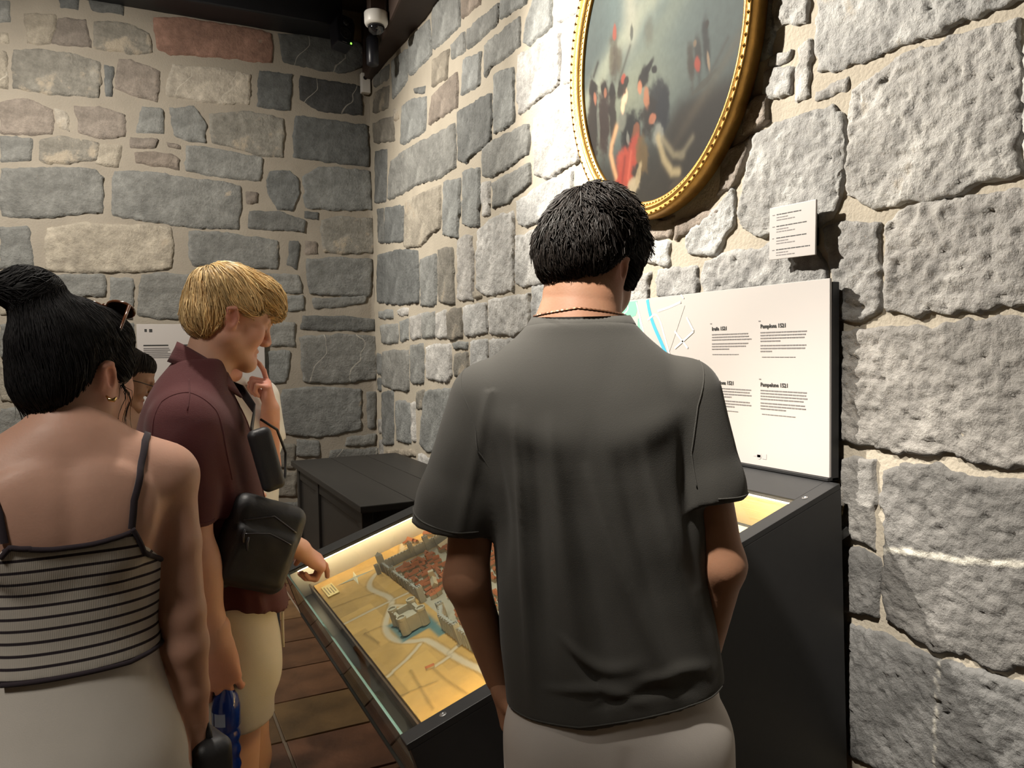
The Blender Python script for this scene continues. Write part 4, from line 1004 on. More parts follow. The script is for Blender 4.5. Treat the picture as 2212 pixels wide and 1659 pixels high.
def head_prims(S, M, fem=False, ears=True):
    w = .95 if fem else 1.0
    S.ell((0, -.014, .036), (.073*w, .094, .084), .02, M=M)
    S.ell((0, .030, -.022), (.060*w, .062, .080), .03, M=M)
    S.ell((0, .050, .045), (.058*w, .046, .05), .03, M=M)
    for x in (-1, 1):
        S.cone((x*.052*w, .004, -.052), (x*.016, .080, -.096), .022, .016, .03, M=M)       # jaw line
        S.ell((x*.036*w, .066, -.026), (.024, .022, .028), .025, M=M)                        # cheek
        S.cone((x*.006, .096, .020), (x*.040, .080, .020), .009, .009, .014, M=M)           # brow
        S.ell((x*.031, .104, .001), (.017, .017, .012), .012, 's', M=M)                      # socket
        S.ell((x*.031, .0815, .001), (.0145, .0125, .0125), .004, M=M)                       # closed or lowered lid
        S.ell((x*.012, .104, -.036), (.009, .011, .008), .008, M=M)                          # nostril wing
    S.cone((0, .094, .014), (0, .114, -.029), .0075, .0105, .012, M=M)
    S.ell((0, .084, -.1), (.022*w, .017, .018), .02, M=M)
    S.ell((0, .0895, -.061), (.022, .010, .007), .009, M=M); S.ell((0, .087, -.0735), (.019, .010, .008), .009, M=M)
    S.cone((-.024, .094, -.067), (0, .0995, -.0675), .0016, .0016, .003, 's', M=M); S.cone((0, .0995, -.0675), (.024, .094, -.067), .0016, .0016, .003, 's', M=M)
    if ears:
        for x in (-1, 1):
            E = M @ T4((x*.076*w, -.008, -.006), 10, x*16, x*-14)
            S.ell((0, 0, 0), (.008, .018, .032), .006, M=E); S.ell((0, -.002, -.024), (.007, .010, .012), .006, M=E)
            S.ell((x*.008, .004, -.002), (.007, .009, .017), .003, 's', M=E); S.ell((x*.007, -.003, .012), (.0045, .010, .010), .003, 's', M=E)
            S.cone((x*.004, -.013, -.012), (x*.004, -.010, .022), .0042, .0042, .003, M=E); S.cone((x*.004, -.010, .022), (x*.003, .008, .025), .0042, .004, .003, M=E)
def hand_prims(S, M, side, curl, spread=1.0, thumb=(35, 30), k=.009, s=1.0):
    """local: wrist at origin, fingers along +z, palm facing +y, thumb towards side*+x; curl: per finger (mcp, pip, dip) degrees"""
    sx = side
    S.cone((0, 0, -.03), (0, 0, .012), .027*s, .027*s, .012, M=M, flat=((0, 1, 0), .72))
    base = [(.030, .088), (.010, .094), (-.010, .089), (-.029, .080)]; ln = [(.044, .026, .021), (.049, .030, .022), (.045, .028, .021), (.035, .021, .019)]; rd = [.0092, .0095, .009, .008]
    for (bx, bz) in base: S.cone((sx*bx*.5, 0, .012), (sx*bx, -.003, bz-.004), .017, .0125, .016, M=M, flat=((0, 1, 0), .85))
    S.ell((0, .006, .045), (.036, .014, .042), .012, M=M)
    for i in range(4):
        p = np.array([sx*base[i][0], -.002, base[i][1]]); a = 0; sp = math.radians((1.5-i)*5*spread)*sx
        for j in range(3):
            a += math.radians(curl[i][j]); d = np.array([math.sin(sp)*math.cos(a), math.sin(a), math.cos(a)*math.cos(sp)]); q = p+d*ln[i][j]
            r0 = rd[i]*(1, .92, .84)[j]; S.cone(p, q, r0, r0*.92, .003 if j else .006, M=M); p = q
    p = np.array([sx*.024, .008, .022]); a0, a1 = math.radians(thumb[0]), math.radians(thumb[1])
    q = p+np.array([sx*math.sin(a0)*.045, .016, math.cos(a0)*.040]); S.cone(p, q, .015, .0115, .012, M=M)
    d = np.array([sx*math.sin(a0)*math.cos(a1), math.sin(a1), math.cos(a0)*math.cos(a1)]); r_ = q+d*.032; S.cone(q, r_, .0108, .0098, .003, M=M)
    a2 = a1+math.radians(12); d = np.array([sx*math.sin(a0)*.8*math.cos(a2), math.sin(a2), math.cos(a0)*math.cos(a2)]); S.cone(r_, r_+d*.026, .0098, .0078, .003, M=M)
def align(z, y, o):
    """matrix with +z along z, +y towards y"""
    z = np.array(z, float); z /= np.linalg.norm(z); y = np.array(y, float); y = y-z*(y@z); y /= np.linalg.norm(y); x = np.cross(y, z)
    M = np.eye(4); M[:3, 0], M[:3, 1], M[:3, 2], M[:3, 3] = x, y, z, o; return M
def strands(S, roots, dirs, L_, steps, rad, seed, lift=.0015, jit=.25, clump=None, gravity=0.0, out=0.0, wave=0.0):
    """hair as thin three-sided tapering tubes combed along a direction field over the surface of S"""
    R = np.random.default_rng(seed); n = len(roots); P = roots.copy(); L_ = L_*np.ones(n); pts = [P.copy()]
    jv = R.normal(size=(n, 3))*jit; ph = R.uniform(0, 6.28, n)
    for k in range(steps):
        d = dirs(P)+jv*.5; g = S.grad(P); d = d-(d*g).sum(-1, keepdims=True)*g*(1-out*(k/steps)); d = d/(np.linalg.norm(d, axis=-1, keepdims=True)+1e-9)
        if wave: d = d+np.cross(d, g)*(wave*np.sin(ph+k*1.5))[:, None]
        d[:, 2] -= gravity*(k/steps); P = P+d*(L_/steps)[:, None]
        ds = S(P); tgt = lift*(1+R.random(n)*.5)*(.3+.7*(k+1)/steps)
        corr = np.where(ds < tgt, tgt-ds, (tgt-ds)*(1-out)); P = P+S.grad(P)*np.clip(corr, -.02, .02)[:, None]; pts.append(P.copy())
    A = np.stack(pts, 1); m = steps+1
    t = np.gradient(A, axis=1); t /= np.linalg.norm(t, axis=-1, keepdims=True)+1e-9
    rf = R.normal(size=(n, 1, 3)); a = np.cross(t, rf); a /= np.linalg.norm(a, axis=-1, keepdims=True)+1e-9; b = np.cross(t, a)
    w = rad*(np.linspace(1, .25, m)**.8)[None, :, None]*R.uniform(.7, 1.3, (n, 1, 1)); w[:, 0] *= .6
    ring = [A+(a*math.cos(x)+b*math.sin(x))*w for x in (0, 2.094, 4.189)]
    V = np.stack(ring, 2).reshape(-1, 3)
    base = (np.arange(n)[:, None]*m+np.arange(m-1)[None])*3; Q = []
    for c in range(3): Q.append(np.stack([base+c, base+(c+1) % 3, base+3+(c+1) % 3, base+3+c], -1).reshape(-1, 4))
    return V, np.concatenate(Q)
def sample(V, Q, n, seed, keep=None):
    R = np.random.default_rng(seed); a, b, c, d = [V[Q[:, i]] for i in range(4)]
    ar = np.linalg.norm(np.cross(c-a, d-b), axis=1)
    if keep is not None: ar = ar*keep((a+c)/2)
    i = R.choice(len(Q), n, p=ar/ar.sum()); u, v = R.random((n, 1)), R.random((n, 1))
    return (a[i]*(1-u)+b[i]*u)*(1-v)+(d[i]*(1-u)+c[i]*u)*v
def skin_tint(V, base, spots):
    C = np.tile(np.array(base, float), (len(V), 1))
    for c, r, col, op in spots:
        w = op*np.exp(-(((V-np.array(c))/np.array(r))**2).sum(-1)); C = C*(1-w[:, None])+np.array(col)*w[:, None]
    return C
def skin_mat(name): return attrmat(name, 'tint', .5, .25, 260, .0008, spec=.35, sss=.12)
def cloth(name, col, rough=.85, weave=900.0, amt=.35, var=.08, rib=None, stripes=None, bd=.0006):
    m, nt, p = newmat(name); tc = N(nt, 'ShaderNodeTexCoord')
    ns = N(nt, 'ShaderNodeTexNoise', in_Scale=9.0, in_Detail=4.0); L(nt, tc, 'Object', ns, 'Vector')
    c = mixrgb(nt, ns.outputs[0], tuple(x*(1-var) for x in col), tuple(min(1, x*(1+var)) for x in col))
    if stripes:
        at = N(nt, 'ShaderNodeAttribute', attribute_name='stripe'); fr = N(nt, 'ShaderNodeMath', operation='FRACT'); L(nt, at, 'Fac', fr, 0); sb = N(nt, 'ShaderNodeMath', operation='SUBTRACT'); L(nt, fr, 0, sb, 0); sb.inputs[1].default_value = .5; ab = N(nt, 'ShaderNodeMath', operation='ABSOLUTE'); L(nt, sb, 0, ab, 0); mr_ = N(nt, 'ShaderNodeMapRange'); mr_.inputs['From Min'].default_value = .15; mr_.inputs['From Max'].default_value = .10; L(nt, ab, 0, mr_, 0); c = mixrgb(nt, mr_.outputs[0], c, stripes)
    nt.links.new(c, p.inputs['Base Color']); p.inputs['Roughness'].default_value = rough; p.inputs['Specular IOR Level'].default_value = .2; p.inputs['Sheen Weight'].default_value = .08
    if rib:
        wv = N(nt, 'ShaderNodeTexWave', in_Scale=rib[0], in_Distortion=rib[1], in_Detail=2.0); wv.bands_direction = rib[2]; L(nt, tc, 'Object', wv, 'Vector'); src = wv
    else: src = N(nt, 'ShaderNodeTexNoise', in_Scale=weave, in_Detail=2.0); L(nt, tc, 'Object', src, 'Vector')
    bp = N(nt, 'ShaderNodeBump', in_Strength=amt, in_Distance=bd); L(nt, src, 0, bp, 'Height'); L(nt, bp, 0, p, 'Normal'); return m
def hair_mat(name, rough=.5, spec=.4):
    m, nt, p = newmat(name); a = N(nt, 'ShaderNodeAttribute', attribute_name='tint'); L(nt, a, 0, p, 'Base Color')
    p.inputs['Roughness'].default_value = rough; p.inputs['Specular IOR Level'].default_value = spec; return m
def hair_obj(parent, base, locks, col, mat, seed=0, dark=.45):
    """base cap plus combed locks, every lock with its own tone"""
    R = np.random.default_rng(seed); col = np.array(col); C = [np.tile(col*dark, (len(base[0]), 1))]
    for (v, q), steps in locks:
        n = len(v)//(3*(steps+1)); k = R.uniform(.55, 1.45, n); w = R.uniform(-.06, .06, (n, 1))*np.array([0, .6, 1]); C.append(np.repeat(col*k[:, None]*(1+w), 3*(steps+1), 0))
    V, Q = join(base, *[l[0] for l in locks]); me = npmesh('hair', V, Q); color_attr(me, 'tint', np.clip(np.concatenate(C), 0, 1)); return link('hair', me, mat, parent)
def ridge(pl, width, amp, side=-1):
    """a cloth fold running along a polyline given in (x, z) on the back (side=-1) or front of a garment, dying out at both ends"""
    pl = smooth_pl(pl); d = np.r_[0, np.cumsum(np.hypot(*np.diff(pl, axis=0).T))]; t = np.linspace(0, 1, 180)
    K = np.stack([np.interp(t*d[-1], d, pl[:, 0]), np.interp(t*d[-1], d, pl[:, 1])], 1); A = amp*np.sin(np.pi*np.clip(t*.96+.02, 0, 1))**.8; Wd = width*(.7+.6*t)
    def fn(P):
        q2 = (P[:, None, 0]-K[None, :, 0])**2+(P[:, None, 2]-K[None, :, 1])**2; i = q2.argmin(1); m = 1/(1+np.exp(-side*P[:, 1]/.02))
        return -A[i]*np.exp(-q2[np.arange(len(P)), i]/Wd[i]**2)*m
    return fn, (pl[:, 0].min()-.06, -.4 if side < 0 else 0, pl[:, 1].min()-.06), (pl[:, 0].max()+.06, 0 if side < 0 else .4, pl[:, 1].max()+.06)
def ring_tube(S, pts, rad, n=8, name='trim', mat=None, parent=None, off=.0):
    """a tube laid on the surface of S through the given points"""
    P = np.array(pts, float)
    for _ in range(3):
        Q = [P[0]]
        for a, b in zip(P[:-1], P[1:]): Q += [(a+b)/2, b]
        P = np.array(Q)
        for _ in range(5): P = P-S.grad(P)*(S(P)-off)[:, None]
    mb = MB(); mb.tube([tuple(p) for p in P], rad, n); return mb.build(name, mat, parent, smooth=True)
# ---- the dark-haired man in a grey T-shirt, back to us, hands in his pockets
def legs_shoes(S, hips, knees, ankles, r=(.085, .058, .042)):
    for h, k, a in zip(hips, knees, ankles):
        S.cone(h, k, r[0], r[1], .03); S.cone(k, a, r[1]*.98, r[2], .025)
        h2 = np.array(k)*.7+np.array(a)*.3; S.ell(h2+np.array([0, -.02, 0]), (r[1]*.95, r[1]*.95, .09), .03)
def shoe(parent, a, mat, sole, rz=0, l=.27):
    S = Sdf(); x, y = a[0], a[1]
    S.cone((0, -.05, .05), (0, l-.12, .035), .045, .042, .03, flat=((0, 0, 1), .8)); S.cone((0, -.045, .05), (0, -.03, .10), .042, .045, .03)
    S.free(lambda P: .012-P[..., 2], (-.2, -.3, -.1), (.2, .4, .3), 'i', .004)
    v, q = S.mesh(.007); o = link('shoe', npmesh('shoe', v, q), mat, parent); o.location = (x, y, 0); o.rotation_euler = (0, 0, rz)
    mb = MB(); n = 20; poly = []
    for k in range(n):
        t = 2*math.pi*k/n; poly.append((.046*math.cos(t), (l-.10)/2-.012+(l/2)*math.sin(t)))
    mb.prism(poly, 0.002, .022, axis=2); mb.build('sole', sole, o, smooth=False)
    return o
M_SOLE = pmat('white_rubber', (.6, .58, .55), .7); M_SHOE = pmat('white_leather', (.62, .60, .57), .5, .06, 20, .2, 150)
man = empty('person', (.741, 1.195, 0), -math.radians(31.8), 'person in a dark grey T-shirt and white shorts, back turned, hands in pockets', 'person')
HM_ = T4((.006, .035, 1.668), -25, 8, -34)
Bm = Sdf()
Bm.loft([(.86, .045, 0, .15, .09, .09), (1.0, .035, 0, .15, .09, .09), (1.2, .02, 0, .16, .10, .09), (1.36, 0, -.005, .17, .10, .095), (1.46, -.01, -.01, .15, .07, .07), (1.53, -.01, -.012, .09, .05, .055)], .03)
Bm.cone((-.012, -.028, 1.50), (-.006, .005, 1.64), .064, .058, .035); Bm.cone((-.018, -.018, 1.535), (-.010, -.012, 1.605), .090, .060, .03, flat=((0, 1, 0), .66))
Bm.cone((-.19, -.01, 1.425), (-.222, -.03, 1.10), .048, .039, .02)
Bm.cone((-.222, -.03, 1.10), (-.172, .045, .885), .040, .029, .02)
Bm.cone((.18, -.01, 1.43), (.238, -.022, 1.13), .048, .039, .02)
Bm.cone((.238, -.022, 1.13), (.212, .05, .925), .040, .029, .02)
legs_shoes(Bm, [(-.045, 0, .82), (.15, 0, .82)], [(-.05, .015, .48), (.16, .015, .48)], [(-.06, -.01, .09), (.17, -.01, .09)])
Bh = Sdf(); head_prims(Bh, HM_); Bh.cone((-.012, -.028, 1.50), (-.006, .005, 1.64), .064, .058, .035); Bh.cone((-.018, -.018, 1.535), (-.010, -.012, 1.605), .090, .060, .03, flat=((0, 1, 0), .66))
hands = []
for sd, w, e in ((-1, (-.172, .045, .885), (-.155, .075, .78)), (1, (.212, .05, .935), (.195, .08, .83))):
    Hs = Sdf(); d = np.array(e)-np.array(w); hand_prims(Hs, align(d, (-sd, 0, 0), np.array(w)), -1 if sd < 0 else 1, [(15, 20, 10)]*4); hands.append(Hs.mesh(.0035))
V, Q = join(Bm.mesh(.006), Bh.mesh(.003), *hands)
me = npmesh('body', V, Q); SK = (.37, .19, .115)
earp = [tuple((HM_ @ np.array([x*.08, -.01, -.005, 1]))[:3]) for x in (-1, 1)]
color_attr(me, 'tint', skin_tint(V, SK, [(earp[0], (.02, .03, .035), (.50, .17, .12), .7), (earp[1], (.02, .03, .035), (.46, .17, .12), .6), ((-.01, -.09, 1.60), (.07, .04, .04), (.45, .22, .14), .5)]))
link('body', me, skin_mat('skin_tan'), man)
# T-shirt
def hemz(x): return .868+.05*np.clip((x-.0)/.24, 0, 1)**1.1
Ts = Sdf()
Ts.cone((-.178, -.012, 1.425), (-.236, -.02, 1.24), .074, .074, .035, flat=((0, 1, 0), 1.0)); Ts.cone((-.236, -.02, 1.24), (-.262, -.025, 1.12), .074, .080, .02)
Ts.cone((.172, -.012, 1.432), (.208, -.02, 1.27), .070, .068, .035); Ts.cone((.208, -.02, 1.27), (.222, -.025, 1.16), .068, .072, .02)
def slcut(P):
    x, z = P[..., 0], P[..., 2]; return np.where(x < 0, (1.196-z)-.16*(x+.25), (1.252-z)+.1*(x-.24))
Ts.free(slcut, (-.5, -.5, .7), (.5, .5, 1.7), 'i', .003)
Ts.loft([(.78, .046, 0, .200, .115, .118), (.84, .046, 0, .200, .115, .118), (.93, .042, 0, .202, .115, .118), (1.0, .034, 0, .198, .115, .116), (1.1, .025, 0, .194, .118, .118), (1.2, .02, -.002, .196, .122, .124), (1.3, .0, -.005, .203, .122, .130), (1.38, -.010, -.008, .210, .115, .128), (1.44, -.015, -.012, .206, .100, .115), (1.49, -.010, -.016, .180, .085, .095), (1.53, -.010, -.020, .128, .072, .078), (1.566, -.008, -.022, .088, .062, .066)], .022, p=2.35, cap=.012)
for pl, w, a in (([(-.120, 1.42), (-.112, 1.2), (-.105, 1.0), (-.10, .88)], .008, .008), ([(-.060, 1.40), (-.045, 1.2), (-.020, 1.02), (-.01, .92)], .014, .009), ([(.0, 1.32), (.05, 1.15), (.12, .98), (.15, .91)], .013, .011), ([(.09, 1.36), (.145, 1.15), (.19, 1.02), (.205, .94)], .013, .009), ([(-.09, 1.40), (-.082, 1.2), (-.07, .90)], .016, -.009), ([(-.03, 1.30), (.01, 1.1), (.055, .93)], .018, -.010), ([(.05, 1.34), (.10, 1.13), (.165, .95)], .016, -.009),
                ([(-.05, 1.03), (.02, .965), (.09, .985)], .010, .007), ([(-.08, .93), (.02, .945), (.10, .915)], .009, .007), ([(.08, .955), (.17, .975), (.21, .96)], .010, .007), ([(-.03, 1.0), (.02, .94), (.03, .89)], .008, -.006), ([(.0, .905), (.12, .945), (.19, .93)], .008, -.006), ([(-.17, 1.41), (-.09, 1.37), (0, 1.36)], .03, .006), ([(.17, 1.42), (.09, 1.37), (.02, 1.36)], .03, .006), ([(-.16, 1.36), (-.14, 1.24), (-.15, 1.1)], .012, -.007), ([(.16, 1.37), (.17, 1.24), (.19, 1.1)], .012, -.007)):
    f_, lo_, hi_ = ridge(pl, w, a); Ts.free(f_, lo_, hi_, 'd')
Ts.free(lambda P: .0035*fbm(P[..., 0]*9, P[..., 1]*9, P[..., 2]*7, 61, 2), (-.5, -.5, .7), (.5, .5, 1.7), 'd')
def armseam(P): # drag folds on the sleeves
    return -.004*np.exp(-((P[..., 0]+.175+.25*(1.40-P[..., 2]))/.01)**2)*(P[..., 1] < 0)*(P[..., 2] > 1.2)
Ts.free(armseam, (-.33, -.3, 1.15), (-.1, .3, 1.45), 'd')
Ts.free(lambda P: hemz(P[..., 0])-P[..., 2], (-.5, -.5, .7), (.5, .5, 1.7), 'i', .003)
V, Q = Ts.mesh(.005); M_TEE = cloth('charcoal_jersey', (.064, .0615, .056), weave=700, amt=.5)
tee = link('t_shirt', npmesh('t_shirt', V, Q), M_TEE, man)
# seams, hems and neckband
def hem_tube(S, pts, r, nm='hem'): return ring_tube(S, pts, r, 6, nm, M_TEE, tee)
hem_tube(Ts, [(-.15, -.06, .874), (-.12, -.10, .873), (-.02, -.12, .873), (.08, -.12, .890), (.17, -.10, .908), (.235, -.05, .922)], .0016)
hem_tube(Ts, [(-.31, -.03, 1.232), (-.29, -.08, 1.218), (-.24, -.10, 1.205), (-.19, -.08, 1.20)], .0016)
hem_tube(Ts, [(.28, -.03, 1.262), (.26, -.08, 1.262), (.22, -.09, 1.262)], .0016)
hem_tube(Ts, [(-.215, -.02, 1.482), (-.205, -.09, 1.42), (-.185, -.12, 1.34), (-.165, -.12, 1.27)], .0014, 'seam')
hem_tube(Ts, [(.195, -.02, 1.485), (.19, -.09, 1.42), (.185, -.12, 1.34), (.185, -.115, 1.28)], .0014, 'seam')
mb = MB(); n = 40; V = []
for k in range(n):
    t = 2*math.pi*k/n; c, s_ = math.cos(t), math.sin(t)
    for rr, dz in ((.082, .0), (.086, .003), (.094, -.010), (.098, -.019), (.092, -.022)): V.append((-.008+rr*c*1.02, -.022+rr*s_*(.72 if s_ < 0 else .85), 1.575+dz-.028*max(0, s_)-.004*max(0, -s_)))
m = 5; mb.add(V, [(k*m+i, k*m+i+1, ((k+1) % n)*m+i+1, ((k+1) % n)*m+i) for k in range(n) for i in range(m-1)]); mb.build('neckband', M_TEE, tee, smooth=True)
# necklace
mb = MB(); pts = []
for k in range(121):
    t = 2*math.pi*k/120; s_ = math.sin(t); pts.append((-.012+.079*math.cos(t), -.022+.068*s_, 1.588-.03*max(0, s_)-.010*abs(math.cos(t))))
mb.tube(pts, [.0022+.0008*(k % 2) for k in range(121)], 6, caps=False); mb.build('necklace', pmat('bronze_chain', (.16, .07, .035), .35, .3, 200, metal=.6), man, smooth=False)
# shorts
So = Sdf(); So.loft([(.70, .05, 0, .196, .115, .115), (.79, .05, 0, .197, .115, .118), (.86, .048, 0, .190, .108, .108), (1.02, .04, 0, .165, .095, .095)], .02, p=2.5)
So.cone((-.046, .0, .80), (-.050, .005, .50), .112, .105, .02); So.cone((.155, .0, .80), (.168, .005, .50), .106, .100, .02)
So.cone((-.15, .05, .90), (-.145, .07, .80), .022, .03, .03); So.cone((.225, .05, .93), (.205, .07, .82), .02, .03, .03)
So.free(lambda P: .008*np.exp(-((P[..., 0]-.06-.02*(P[..., 2]-.75))/.016)**2)*np.clip((.84-P[..., 2])/.06, 0, 1), (-.1, -.3, .45), (.2, .3, .86), 'd')
So.free(lambda P: .004*fbm(P[..., 0]*8, P[..., 1]*8, P[..., 2]*6, 71, 2), (-.5, -.5, .4), (.5, .5, 1.1), 'd')
So.free(lambda P: np.maximum(.46-P[..., 2], P[..., 2]-1.0), (-.5, -.5, .3), (.5, .5, 1.2), 'i', .003)
V, Q = So.mesh(.007); link('shorts', npmesh('shorts', V, Q), cloth('cream_cotton', (.58, .535, .50), weave=600, amt=.3), man)
for a in ((-.06, -.01), (.17, -.01)): shoe(man, a, M_SHOE, M_SOLE)
# hair
Hr = Sdf(); Hr.ell((0, -.018, .047), (.083, .101, .090), .02, M=HM_); Hr.ell((0, -.05, .0), (.074, .066, .07), .03, M=HM_); Hr.ell((0, .05, .080), (.065, .05, .055), .03, M=HM_); Hr.ell((.02, -.03, .09), (.06, .07, .05), .03, M=HM_)
for x in (-1, 1): Hr.ell((x*.080, .004, -.010), (.026, .034, .040), .010, 's', M=HM_); Hr.ell((x*.066, .040, .020), (.014, .016, .034), .01, M=HM_)
Hr.free(lambda P: .0035*fbm(P[..., 0]*28, P[..., 1]*28, P[..., 2]*28, 81, 2), (-.3, -.3, 1.4), (.3, .4, 2), 'd')
V, Q = Hr.mesh(.0035)
crown = (HM_ @ np.array([-.005, -.085, .115, 1]))[:3]; Rz = HM_[:3, :3]
def man_flow(P):
    q = P-crown; g = q/np.linalg.norm(q, axis=-1, keepdims=True); sw = np.cross(g, Rz[:, 2]); return g+.35*sw+np.array([.25, 0, 0])
rm = np.random.default_rng(1); roots = sample(V, Q, 6000, 3); S1 = strands(Hr, roots, man_flow, rm.uniform(.025, .05, 6000), 5, .0014, 5, lift=.004, jit=.3, out=.25)
r2 = sample(V, Q, 900, 4, keep=lambda c: (c[:, 2] > 1.72)+1e-9); S2 = strands(Hr, r2, man_flow, rm.uniform(.03, .06, 900), 5, .0018, 6, lift=.007, jit=.5, out=.5)
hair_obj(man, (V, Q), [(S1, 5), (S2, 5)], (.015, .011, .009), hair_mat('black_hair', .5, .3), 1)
# ---- the blond man in a burgundy shirt, seen from his right side, pointing into the case
bl = empty('person', (.151, 1.933, 0), -math.radians(94.5), 'blond person in a burgundy collared shirt pointing at the city model, bottle in hand', 'person')
HB = T4((.0, .058, 1.608), -20, 2, 12, .93)
Bb = Sdf()
Bb.loft([(.90, 0, .02, .14, .09, .09), (1.1, 0, .005, .14, .09, .09), (1.3, 0, -.02, .165, .10, .10), (1.40, 0, -.03, .155, .08, .08), (1.47, 0, -.025, .08, .05, .06)], .03)
Bb.cone((0, -.008, 1.44), (0, .032, 1.58), .056, .050, .03)
Bb.cone((.178, -.035, 1.37), (.215, -.035, 1.10), .050, .042, .03); Bb.cone((.215, -.035, 1.10), (.205, .008, .905), .041, .029, .02); Bb.ell((.215, -.02, 1.06), (.039, .041, .07), .03)
Bb.cone((-.178, -.025, 1.37), (-.225, .02, 1.125), .050, .042, .03); Bb.cone((-.225, .02, 1.125), (-.238, .232, .978), .041, .028, .02); Bb.ell((-.226, .06, 1.10), (.038, .06, .042), .03, rot=(-.6, 0, 0))
legs_shoes(Bb, [(.085, .03, .82), (-.085, .05, .82)], [(.09, .03, .50), (-.085, .07, .50)], [(.09, -.02, .09), (-.085, .03, .09)], r=(.080, .056, .040))
Hd = Sdf(); head_prims(Hd, HB); Hd.cone((0, -.008, 1.44), (0, .032, 1.58), .056, .050, .03)
# right hand: fingers closed down over the bottle top;  left hand: index finger pointing down at the model
Hr1 = Sdf(); hand_prims(Hr1, align((-.02, .10, -1), (-1, .15, 0), (.205, .008, .905)), 1, [(28, 42, 20), (26, 44, 22), (28, 46, 24), (30, 46, 24)], thumb=(30, 28)); Hr1.cone((.206, .004, .94), (.205, .008, .905), .031, .029, .01)
Hl1 = Sdf(); hand_prims(Hl1, align((-.36, .66, -.66), (-.30, -.45, -.84), (-.238, .232, .978)), -1, [(10, 16, 10), (62, 80, 40), (66, 84, 42), (66, 82, 42)], thumb=(38, 40)); Hl1.cone((-.237, .21, .991), (-.238, .232, .978), .029, .028, .01)
V, Q = join(Bb.mesh(.006), Hd.mesh(.0028), Hr1.mesh(.003), Hl1.mesh(.003)); me = npmesh('body', V, Q)
def hp(M, p): return tuple((M @ np.array(list(p)+[1]))[:3])
color_attr(me, 'tint', skin_tint(V, (.60, .335, .235), [(hp(HB, (.08, -.01, -.005)), (.02, .03, .04), (.62, .22, .16), .7), (hp(HB, (.04, .075, -.03)), (.03, .03, .03), (.64, .26, .19), .6), (hp(HB, (0, .115, -.03)), (.02, .02, .02), (.62, .26, .19), .5), (hp(HB, (0, .1, -.067)), (.022, .016, .012), (.50, .16, .13), .9),
    ((-.29, .27, .90), (.08, .08, .08), (.66, .26, .20), .6), ((.205, .02, .83), (.06, .06, .07), (.60, .26, .19), .6), (hp(HB, (.03, .095, .001)), (.018, .01, .008), (.50, .25, .18), .6)]))
link('body', me, skin_mat('skin_fair'), bl)
M_BROW = pmat('fair_brow', (.34, .20, .09), .6)
for x in (-1, 1):
    mb = MB(); mb.tube([hp(HB, (x*.014, .1045, .020)), hp(HB, (x*.030, .100, .027)), hp(HB, (x*.047, .083, .022))], [.002, .003, .0012], 6); mb.build('eyebrow', M_BROW, bl, smooth=True)
    mb = MB(); mb.tube([hp(HB, (x*.018, .0925, -.004)), hp(HB, (x*.031, .0955, -.008)), hp(HB, (x*.044, .088, -.004))], [.0006, .0011, .0006], 5); mb.build('eyelash', M_BROW, bl, smooth=True)
# shirt
Sh = Sdf()
Sh.loft([(.86, 0, .035, .195, .150, .150), (.95, 0, .030, .190, .140, .140), (1.05, 0, .018, .186, .130, .135), (1.15, 0, .002, .188, .128, .132), (1.25, 0, -.014, .195, .124, .130), (1.33, 0, -.026, .200, .124, .126), (1.39, 0, -.032, .190, .110, .105), (1.43, 0, -.034, .150, .092, .088), (1.475, 0, -.020, .098, .072, .075), (1.512, 0, -.004, .064, .052, .052)], .02, p=2.35, cap=.012)
Sh.cone((.165, -.040, 1.375), (.207, -.046, 1.22), .070, .060, .035); Sh.cone((.207, -.046, 1.22), (.217, -.046, 1.10), .060, .060, .02)
Sh.cone((-.165, -.030, 1.375), (-.212, -.005, 1.22), .072, .066, .035); Sh.cone((-.212, -.005, 1.22), (-.228, .010, 1.10), .066, .068, .02)
def bcut(P):
    x, y, z = P[..., 0], P[..., 1], P[..., 2]; ax = np.abs(x)
    return np.maximum(np.where(ax > .172, 1.168-z, -1), np.where(ax <= .19, .925-z+.03*np.sin(y*14+1), -1))
def bfold(P):
    x, y, z = P[..., 0], P[..., 1], P[..., 2]
    f = -.006*np.sin(y*38+z*9+1)*np.clip((1.18-z)/.2, 0, 1)*(np.abs(x) > .04)
    f = f-.006*np.exp(-((y-.035-.10*(1.30-z))/.012)**2)*(x > .05)*np.clip((1.38-z)/.1, 0, 1)+.007*np.exp(-((y-.065-.16*(1.30-z))/.014)**2)*(x > .03)*np.clip((1.36-z)/.1, 0, 1)
    return f+.003*fbm(x*9, y*9, z*9, 91, 2)
Sh.free(bfold, (-.4, -.4, .8), (.4, .4, 1.6), 'd'); Sh.free(bcut, (-.5, -.5, .7), (.5, .5, 1.7), 'i', .003)
V, Q = Sh.mesh(.0055); M_BUR = cloth('burgundy_seersucker', (.085, .024, .026), rough=.8, rib=(240.0, 6.0, 'Z'), amt=.35, bd=.0012)
shirt = link('shirt', npmesh('shirt', V, Q), M_BUR, bl)
